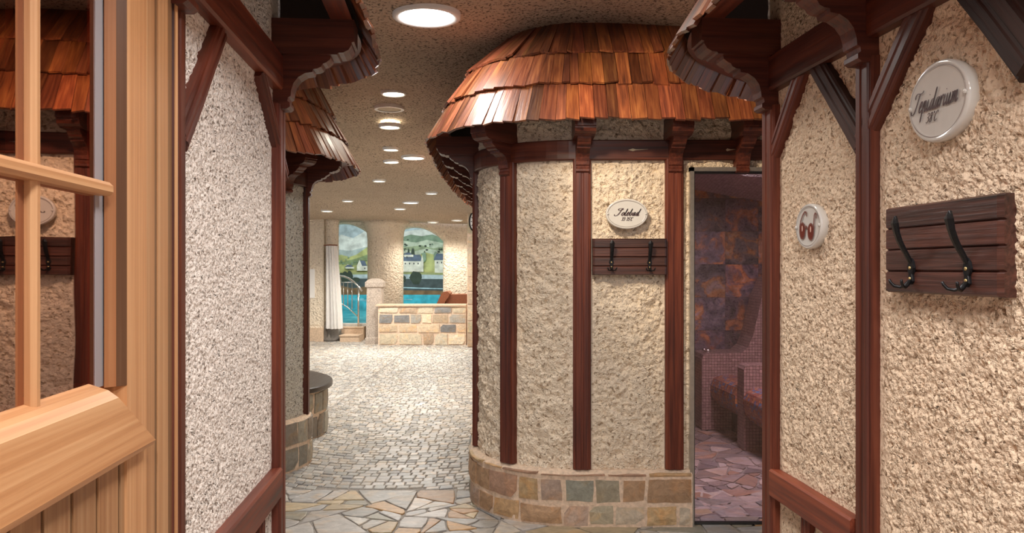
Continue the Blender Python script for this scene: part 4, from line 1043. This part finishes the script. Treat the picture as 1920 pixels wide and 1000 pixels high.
# far left wall and shower column with curtain
mb = MB(); mb.box(-8.5, at(607, 0, 15.5).x, 15.5, 15.9, 0, 2.6); struct(mb.build('wall_far_left', M['pl_far']))
mb = MB(); mb.box(-8.5, at(607.5, 0, 15.5).x, 15.44, 15.5, 0, .26); struct(mb.build('baseboard_far', M['cap']))
mb = MB(); c = at(585.5, 532, 15.42); mb.box(c.x - .12, c.x + .03, 15.488, 15.501, c.z - .28, c.z + .28); tag(mb.build('notice', M['paper']), 'narrow white notice on the far left wall', 'notice')
cc = at(622, 0, 15.65)
mb = MB(); mb.lathe([(.135, .3), (.135, 2.0), (.14, 2.3), (.17, 2.42)], cc.x + .0, 15.65, 20, smooth=True); tag(mb.build('plaster_column', M['pl_far']), 'slim plaster column above the white curtain', 'column')
CF = [rnd.uniform(.6, 1.5) for _ in range(40)]
t = thing('shower_curtain', 'long white curtain hanging around the slim column', 'curtain', (cc.x, 15.5, .25))
mb = MB(); n = 80; rings = []
for z, k in ((1.85, 0), (1.5, .25), (1.0, .6), (.5, .9), (.255, 1.0)):
    rr = []
    for j in range(n + 1):
        a = j / n; x0 = at(608, 0, 15.3).x; x1 = at(630 + 11 * k, 0, 15.3).x
        th = PI * (1.0 + a); x = x0 + (x1 - x0) * (.5 + .5 * cos(th)); x = x0 + (x1 - x0) * a
        y = 15.42 - .12 * sin(PI * a) + (.014 + .022 * k) * CF[int(a * 9)] * sin(a * 2 * PI * 4.5 + 1.3 * sin(a * 9 + z * .5)) ; rr.append((x, y, z))
    rings.append(rr)
mb.loft(rings, closed=False, caps=False, smooth=True); mb.build('drape', M['cloth'], t)
mb = MB(); mb.tube([(at(607, 0, 15.4).x, 15.42, 1.86), (at(619, 0, 15.3).x, 15.32, 1.865), (at(632, 0, 15.4).x, 15.42, 1.86)], .012, 8); mb.build('curtain_rail', M['leather'], t)
mb = MB(); mb.lathe([(.19, 0), (.20, .05), (.17, .06), (.15, .28), (.14, .30)], cc.x - .02, 15.64, 20, smooth=True); tag(mb.build('column_base', plain('dark_stone', (.16, .145, .13), .7, noise=.2)), 'dark stone foot of the slim column under the curtain', 'plinth')
# steps
t = thing('pool_steps', 'two shallow stone steps up to the pool beside the curtain', 'steps', (-3.1, 15.6, 0))
for k, (u0, v0, v1, y0) in enumerate(((637, 0, .13, 15.35), (640, .13, .26, 15.75))):
    xa = at(u0, 0, y0).x; mb = MB(); mb.box(xa, -2.93, y0, 16.04, v0, v1 - .02); mb.box(xa - .01, -2.93, y0 - .02, 16.04, v1 - .02, v1, col=(1, 1, 1)); mb.build('step', M['cap'], t)
# pool edge curb and water
mb = MB(); mb.box(-7, 1, 16.05, 16.2, .0, .31); tag(mb.build('pool_curb', M['white']), 'white edge of the pool behind the steps', 'curb')
def watermat():
    m, nt, b = newmat('pool_water'); L = nt.links; g = nd(nt, 'ShaderNodeNewGeometry')
    n = nd(nt, 'ShaderNodeTexNoise', i_Scale=2.2, i_Detail=4.0, i_Distortion=1.2); mp = nd(nt, 'ShaderNodeMapping'); mp.inputs['Scale'].default_value = (1, .5, 1); L.new(g.outputs['Position'], mp.inputs[0]); L.new(mp.outputs[0], n.inputs['Vector'])
    L.new(ramp(nt, n.outputs[0], [(.3, (.015, .13, .17)), (.5, (.04, .28, .33)), (.7, (.15, .46, .48))]), b.inputs['Base Color']); b.inputs['Roughness'].default_value = .08  # caustic-like light patches are put into the base colour
    n2 = nd(nt, 'ShaderNodeTexNoise', i_Scale=7.0, i_Detail=2.0); L.new(g.outputs['Position'], n2.inputs['Vector'])
    bp = nd(nt, 'ShaderNodeBump', i_Distance=.03, i_Strength=.6); L.new(n2.outputs[0], bp.inputs['Height']); L.new(bp.outputs[0], b.inputs['Normal']); return m
M['water'] = watermat()
mb = MB(); mb.box(-8.98, 2.98, 16.2, 21.9, -.6, .28); o = mb.build('pool_water', M['water']); tag(o, 'turquoise pool water', 'water'); o['kind'] = 'stuff'
# handrail
t = thing('pool_handrail', 'curved stainless handrail with thin bars beside the curtain', 'handrail', tuple(at(660, 610, 15.9)))
R_ = [(637, 518), (645, 519), (653, 522), (662, 528), (671, 536), (679, 546)]
mb = MB(); mb.tube([at(u, v, 15.9 - .02 * i) for i, (u, v) in enumerate(R_)], .019, 10); mb.build('top_rail', M['chrome'], t)
for u, v0, v1, r_ in ((638.5, 519, 612, .012), (672, 538, 612, .019), (644, 530, 572, .008), (652, 530, 574, .008), (660, 530, 580, .008)):
    mb = MB(); mb.tube([at(u, v0, 15.85), at(u, v1, 15.85)], r_, 8); mb.build('baluster', M['chrome'], t)
mb = MB(); mb.tube([at(640, 570, 15.86), at(652, 577, 15.86), (at(671, 594, 15.86))], .011, 8); mb.build('lower_rail', M['chrome'], t)
mb = MB(); mb.tube([at(640, 530, 15.86), at(661, 530, 15.86)], .009, 8); mb.build('middle_rail', M['chrome'], t)
# arcade wall: 2D curve with holes, bevelled
def arcade():
    cu = bpy.data.curves.new('arcade', 'CURVE'); cu.dimensions = '2D'; cu.fill_mode = 'BOTH'; Y = 16.35
    def spl(pts):
        s = cu.splines.new('POLY'); s.points.add(len(pts) - 1); s.use_cyclic_u = True
        for i, p in enumerate(pts): s.points[i].co = (p[0], p[1], 0, 1)
    spl([(-8.4, -.2), (4, -.2), (4, 3.2), (-8.4, 3.2)])
    def arch(u0, u1, vt, vs_, zb=-.1):
        x0, x1 = at(u0, 0, Y).x, at(u1, 0, Y).x; zs = at(0, vs_, Y).z; zt_ = at(0, vt, Y).z; pts = [(x0, zb), (x1, zb), (x1, zs)]
        for k in range(1, 12):
            a = PI * k / 12; xx = 1 - 2 * k / 12; pts.append(((x0 + x1) / 2 + (x1 - x0) / 2 * xx, zs + (zt_ - zs) * (1 - xx * xx)))
        pts.append((x0, zs)); return pts
    spl(arch(585, 694, 419, 442)); spl(arch(720, 830, 426, 452))
    cu.extrude = .12; cu.bevel_depth = .10; cu.bevel_resolution = 3; cu.offset = -.10
    tmp = bpy.data.objects.new('tmp', cu); COL.objects.link(tmp)
    bpy.context.view_layer.update(); dg = bpy.context.evaluated_depsgraph_get()
    me = bpy.data.meshes.new_from_object(tmp.evaluated_get(dg)); bpy.data.objects.remove(tmp); bpy.data.curves.remove(cu)
    me.transform(Matrix.Translation((0, Y + .22, 0)) @ Matrix.Rotation(PI / 2, 4, 'X')); me.materials.clear(); me.materials.append(M['pl_far'])
    o = bpy.data.objects.new('wall_arcade', me); COL.objects.link(o); struct(o, 'roughcast arcade wall with arched openings to the pool')
arcade()
# round column between the arches, flaring into the ceiling
xc = at(723.5, 0, 16.2).x
mb = MB(); mb.lathe([(.36, .0), (.36, 2.0), (.375, 2.15), (.42, 2.27), (.55, 2.40)], xc, 16.15, 32, smooth=True); tag(mb.build('plaster_column', M['pl_far']), 'broad plaster column between the two arches', 'column')
# lounger
t = thing('lounger', 'brown leather lounger behind the low stone wall', 'lounger', (-1.15, 15.6, 0))
ux = lambda u, v, Y=15.5: (at(u, v, Y).x, at(u, v, Y).z)
outer = [ux(812, 585), ux(822, 566), ux(828, 552), ux(833, 547), ux(840, 546), ux(845, 550), ux(843, 556), ux(838, 562), ux(832, 575), ux(828, 590)]
mb = MB(); mb.prism(outer, 15.3, 15.95, 1); mb.build('side_bolster', M['leather'], t)
mb = MB(); mb.prism([ux(830, 600), ux(838, 560), ux(845, 552), ux(890, 552), ux(890, 600)], 15.4, 15.9, 1); mb.build('cushion', M['leather'], t)
mb = MB(); mb.box(at(826, 0, 15.5).x, at(888, 0, 15.5).x, 15.35, 15.95, 0, .52); mb.build('base', M['cap'], t)
# pool hall shell and mural
mb = MB(); mb.box(-9, 3, 22.06, 22.3, -.6, 3.4); struct(mb.build('wall_pool', plain('hall_paint', (.5, .5, .46), .9)))
mb = MB(); mb.box(-9, 3, 16.6, 22.3, 3.4, 3.5); struct(mb.build('ceiling_pool', plain('hall_ceiling', (.8, .75, .66), .9)))
mb = MB(); mb.box(-9.1, -9, 16, 22.3, -.6, 3.5); struct(mb.build('wall_pool_left', plain('hall_side_left', (.7, .66, .58), .9)))
mb = MB(); mb.box(3, 3.1, 16, 22.3, -.6, 3.5); struct(mb.build('wall_pool_right', plain('hall_side', (.7, .66, .58), .9)))
def mural():
    cols = dict(sky=(.42, .50, .55), cloud=(.62, .64, .62), hill0=(.36, .42, .42), hill1=(.20, .26, .13), hill2=(.40, .42, .17), hill3=(.26, .32, .20), dark=(.035, .05, .035), river=(.42, .50, .54), bank=(.06, .08, .085),
                earth=(.20, .12, .06), grass=(.30, .32, .14), house=(.66, .64, .56), roof=(.10, .13, .19), win=(.07, .07, .08), turq=(.05, .42, .55), band=(.45, .66, .75), hillb=(.44, .50, .40), hillc=(.20, .28, .20), stonecol=(.45, .42, .34))
    mats = []; idx = {}
    for k, c in cols.items(): idx[k] = len(mats); mats.append(plain('mural_' + k, c, .8, noise=.28, sc=6))
    mb = MB(); lay = [0]
    def P(name, pts):
        lay[0] += 1; Y = 22.06 - lay[0] * .0009
        mb.add([at(u, v, Y) for u, v in pts], [tuple(range(len(pts)))], mat=idx[name])
    r = random.Random(2)
    def hill(name, ctrl, bottom):
        pts = [(u, v) for u, v in ctrl]; P(name, pts + [(pts[-1][0], bottom), (pts[0][0], bottom)])
    def tree(u, v, w, h, name='dark', pointy=False):
        if pointy: P(name, [(u - w / 2, v), (u - w * .3, v - h * .5), (u, v - h), (u + w * .3, v - h * .5), (u + w / 2, v)])
        else: P(name, [(u + w / 2 * cos(a) * r.uniform(.85, 1.1), v - h / 2 + h / 2 * sin(a) * r.uniform(.85, 1.1)) for a in [2 * PI * k / 12 for k in range(12)]])
    def house(u0, u1, vt, vb, vr, gable=True):
        P('house', [(u0, vb), (u1, vb), (u1, vt), (u0, vt)]); P('roof', [(u0 - 2, vt), (u1 - 2, vt), (u1 - 6, vr), (u0 + 3, vr)])
        if gable: P('house', [(u1 - 5, vb), (u1, vb), (u1, vt), (u1 - 2.5, vr), (u1 - 5, vt)])
        for u in np.arange(u0 + 4, u1 - 6, 8): P('win', [(u, vt + 6), (u + 2, vt + 6), (u + 2, vt + 3), (u, vt + 3)])
    P('sky', [(560, 585), (960, 585), (960, 380), (560, 380)])
    P('cloud', [(620, 452), (640, 440), (662, 447), (690, 430), (705, 440), (705, 470), (620, 470)]); P('cloud', [(745, 436), (790, 430), (835, 437), (860, 430), (860, 450), (745, 450)])
    hill('hill0', [(600, 470), (635, 468), (655, 471), (675, 466), (700, 460), (720, 462)], 560)
    hill('hill2', [(600, 482), (640, 478), (655, 482), (668, 478), (682, 468), (700, 456), (725, 450)], 560)
    hill('hill1', [(600, 487), (638, 492), (652, 489), (668, 485), (690, 477), (725, 470)], 560)
    hill('hill2', [(600, 500), (640, 496), (665, 498), (690, 489), (725, 486)], 560)
    hill('hillc', [(725, 448), (757, 444), (770, 440), (790, 443), (810, 440), (830, 446), (860, 450), (900, 448)], 560)
    hill('hillb', [(725, 455), (757, 452), (780, 455), (800, 450), (830, 456), (900, 452)], 560)
    hill('hill3', [(725, 462), (760, 464), (790, 460), (812, 466), (835, 462), (900, 465)], 560)
    hill('hillb', [(725, 470), (757, 468), (775, 472), (800, 466), (835, 473), (900, 470)], 560)
    hill('hill2', [(725, 482), (780, 480), (800, 474), (835, 484), (900, 480)], 560)
    for k in range(26): tree(r.uniform(757, 830), r.uniform(450, 480), r.uniform(2, 6), r.uniform(1.5, 4), r.choice(['dark', 'hillc']))
    for k in range(14): tree(r.uniform(637, 690), r.uniform(484, 498), r.uniform(2, 5), r.uniform(2, 4), r.choice(['hillc', 'hill1']))
    for u in (766, 773, 775): tree(u, 480, 6, 16, pointy=True)
    for u in (795, 817): tree(u, 492, 9, 20, 'hillc')
    house(755, 794, 490, 510, 478); house(815, 836, 488, 512, 476, False); house(758, 775, 478, 482, 474, False)
    house(671, 690, 499, 508, 489, False); P('house', [(669, 508), (669, 499), (674, 487), (679, 499), (679, 508)]); P('stonecol', [(646, 502), (652, 495), (660, 502)]); house(648, 664, 501, 504, 497, False)
    P('grass', [(600, 512), (725, 510), (725, 520), (600, 520)]); P('grass', [(725, 510), (900, 513), (900, 518), (725, 517)])
    P('river', [(600, 516), (730, 514), (730, 526), (600, 524)]); P('river', [(725, 514), (900, 517), (900, 526), (725, 524)])
    P('bank', [(600, 522), (900, 524), (900, 552), (600, 552)])
    for u, v, w, h in ((646, 533, 16, 24), (656, 528, 12, 20), (640, 528, 10, 16), (668, 530, 16, 10), (780, 534, 24, 26), (757, 530, 8, 14)): tree(u, v, w, h)
    P('earth', [(600, 540), (640, 536), (660, 541), (690, 537), (725, 540), (725, 556), (600, 556)])
    P('band', [(735, 538), (830, 541), (900, 540), (900, 542.5), (830, 543), (735, 540)])
    P('earth', [(735, 545), (780, 543), (830, 546), (900, 543), (900, 553), (735, 553)]); P('bank', [(735, 541), (900, 543), (900, 546), (735, 544.5)])
    P('turq', [(560, 553), (960, 553), (960, 584), (560, 584)])
    for k in range(7): u = r.uniform(630, 820); P('band', [(u, 560 + k), (u + 30, 559.5 + k), (u + 30, 560.4 + k)])
    o = mb.build('mural', mats); tag(o, 'painted landscape mural with hills, houses and a river beyond the pool', 'mural')
mural()

# ------------------------------------------------------------------ ceiling lights
def light_proto(name, warm, D):
    t = thing(name, '', 'ceiling light', (0, 0, 0)); R0 = D / 2
    mb = MB(); mb.lathe([(R0 * .80, .02), (R0 * .82, -.012), (R0 * .92, -.016), (R0, -.010), (R0 * 1.01, .02)], 0, 0, 40, caps=False, smooth=True); mb.build('trim_ring', M['white'], t)
    mb = MB(); mb.add([(R0 * .81 * cos(2 * PI * j / 40), R0 * .81 * sin(2 * PI * j / 40), -.006) for j in range(40)], [tuple(reversed(range(40)))]); mb.build('diffuser', M['lamp_warm' if warm else 'lamp'], t)
    return t
pc = light_proto('ceiling_light', False, .365); pw_ = light_proto('ceiling_light', True, .20)
usedc = usedw = False
def mklight(u, v, kind, label, group=None, s=1.0, power=20, dz=0, cloc=None):
    global usedc, usedw
    if cloc is None:
        Y = 5.0
        for _ in range(40): Y = (cz(Y) - CH) * F / (HZ - v)
        x = (u - 960) / F * Y
    else: x, Y = cloc
    z = cz(Y) + cwave(x, Y) - .008 + dz
    if kind == 'c': o = pc if not usedc else copy_tree(pc); usedc = True
    else: o = pw_ if not usedw else copy_tree(pw_); usedw = True
    o.location = (x, Y, z); o.scale = (s, s, 1); o['label'] = label
    if group: o['group'] = group
    elif 'group' in o: del o['group']
    if power:
        ld = bpy.data.lights.new('lamp', 'SPOT' if kind != 'c' else 'AREA'); lo = bpy.data.objects.new('lamp', ld); COL.objects.link(lo); lo.location = (x, Y, z - .03)
        ld.energy = power; ld.color = (1, .97, .93) if kind == 'c' else (1, .91, .78)
        if kind == 'c': ld.shape = 'DISK'; ld.size = .3 * s
        else: ld.spot_size = rad(140); ld.spot_blend = .6; ld.shadow_soft_size = .08
        lo.parent = o; lo.location = (0, 0, -.03)
    return o
KC, KW = .85, .95
mklight(800, 25, 'c', 'largest bright round light, at the top of the picture', power=9)
mklight(738, 176, 'w', 'bright downlight above the round grille, with frosted edge', power=22 * KW)
mklight(731, 229, 'w', 'downlight hanging slightly low behind the round grille', power=16 * KW, dz=-.03)
mklight(733, 277, 'w', 'upper of the two small downlights left of the wide flat light', s=.85, power=14 * KW)
mklight(775, 294, 'c', 'wide flat white light right of the two small downlights', s=.72, power=30 * KC)
mklight(733, 300, 'w', 'lower of the two small downlights left of the wide flat light', s=.85, power=14 * KW)
mklight(711, 341, 'w', 'faint single downlight midway to the arches', s=.85, power=14 * KW)
mklight(809, 360, 'w', 'small bright downlight nearest the brine room brackets', s=.85, power=14 * KW)
mklight(770, 379, 'c', 'flat white light over the far cobbles', s=.72, power=30 * KC)
mklight(652, 381, 'w', 'small downlight nearest the curtain column', s=.9, power=45 * KW)
mklight(613, 393, 'w', 'downlight glowing on top of the slim curtain column', power=110 * KW)
mklight(750, 392, 'w', 'small far downlight above the broad plaster column', power=40 * KW, group=None)
mklight(812, 413, 'w', 'left of the two downlights above the right arch', s=1.1, power=38 * KW)
mklight(857, 412, 'w', 'right of the two downlights above the right arch', s=1.1, power=38 * KW)
o = thing('ceiling_grille', 'round unlit beige grille between two downlights', 'grille', tuple(at(730, 209, (cz(7.0) - CH) * F / (HZ - 209))))
mb = MB(); q = o.location; zq = cz(q.y) + cwave(q.x, q.y) - .012; mb.lathe([(.10, zq - .008), (.125, zq - .010), (.125, zq + .03), (.10, zq + .03)], q.x, q.y, 32, caps=False); mb.build('grille_ring', M['white'], o)
mb = MB(); mb.lathe([(.0, zq - .004), (.102, zq - .004)], q.x, q.y, 32, caps=False); mb.build('grille_plate', M['grille'], o)
# unseen lamps: area ones added as fill, a warm spot on the roof
def fill_area(x, y, z, size, power, col, rot=(0, 0, 0), shape='DISK'):
    ld = bpy.data.lights.new('lamp', 'AREA'); ld.shape = shape; ld.size = size; ld.energy = power; ld.color = col
    o = bpy.data.objects.new('lamp', ld); COL.objects.link(o); o.location = (x, y, z); o.rotation_euler = rot; return o
def spot(x, y, z, tx, ty, tz, power, col, ang=70, soft=.08):
    ld = bpy.data.lights.new('lamp', 'SPOT'); ld.energy = power; ld.color = col; ld.spot_size = rad(ang); ld.spot_blend = .7; ld.shadow_soft_size = soft
    o = bpy.data.objects.new('lamp', ld); COL.objects.link(o); o.location = (x, y, z); o.rotation_euler = (Vector((tx, ty, tz)) - Vector((x, y, z))).to_track_quat('-Z', 'Y').to_euler(); return o
fill_area(.25, .3, 2.70, .35, 15, (1, .96, .92)); fill_area(.38, 1.35, 2.72, .25, 13, (1, .96, .93)); fill_area(.2, -1.2, 2.70, .6, 44, (1, .96, .92))  # added fill over and behind the camera
fill_area(-.12, 3.2, 2.74, .28, 12, (1, .93, .84))  # added to brighten the brine room front
spot(-.05, 2.9, 2.72, 1.0, 4.2, 2.0, 85, (1, .80, .56), 60)
fill_area(-.80, .55, 2.72, .1, 5, (1, .80, .62)); fill_area(1.75, 5.4, 2.05, .4, 25, (1, .88, .92))  # added to light the red panelling and the brine room inside
fill_area(-3.4, 19, 3.35, 3.5, 110, (1, .97, .92), shape='SQUARE'); fill_area(-1.5, 18.5, 3.35, 2.0, 40, (1, .97, .92), shape='SQUARE')  # added over the pool to light water and mural

GR = {'ceiling_light': 'round ceiling lights', 'roof_bracket': 'carved roof brackets', 'timber_post': 'dark timber posts', 'timber_beam': 'dark timber beams and rails', 'timber_brace': 'diagonal timber braces', 'oval_sign': 'oval white signs', 'hook_board': 'slatted hook boards', 'shingle_roof': 'wooden shingle roofs'}
for o in bpy.data.objects:
    k = o.name.split('.')[0]
    if o.parent is None and k in GR and not o.get('group'): o['group'] = GR[k]
W = bpy.data.worlds.new('World'); S.world = W; W.use_nodes = True
W.node_tree.nodes['Background'].inputs[0].default_value = (.95, .93, 1.0, 1); W.node_tree.nodes['Background'].inputs[1].default_value = .4

for o in list(bpy.data.objects):
    if '_w' in o: del o['_w']
S.view_settings.view_transform = 'Standard'; S.view_settings.look = 'None'; S.view_settings.gamma = 1.0; S.view_settings.exposure = .66; S.view_settings.use_curve_mapping = False
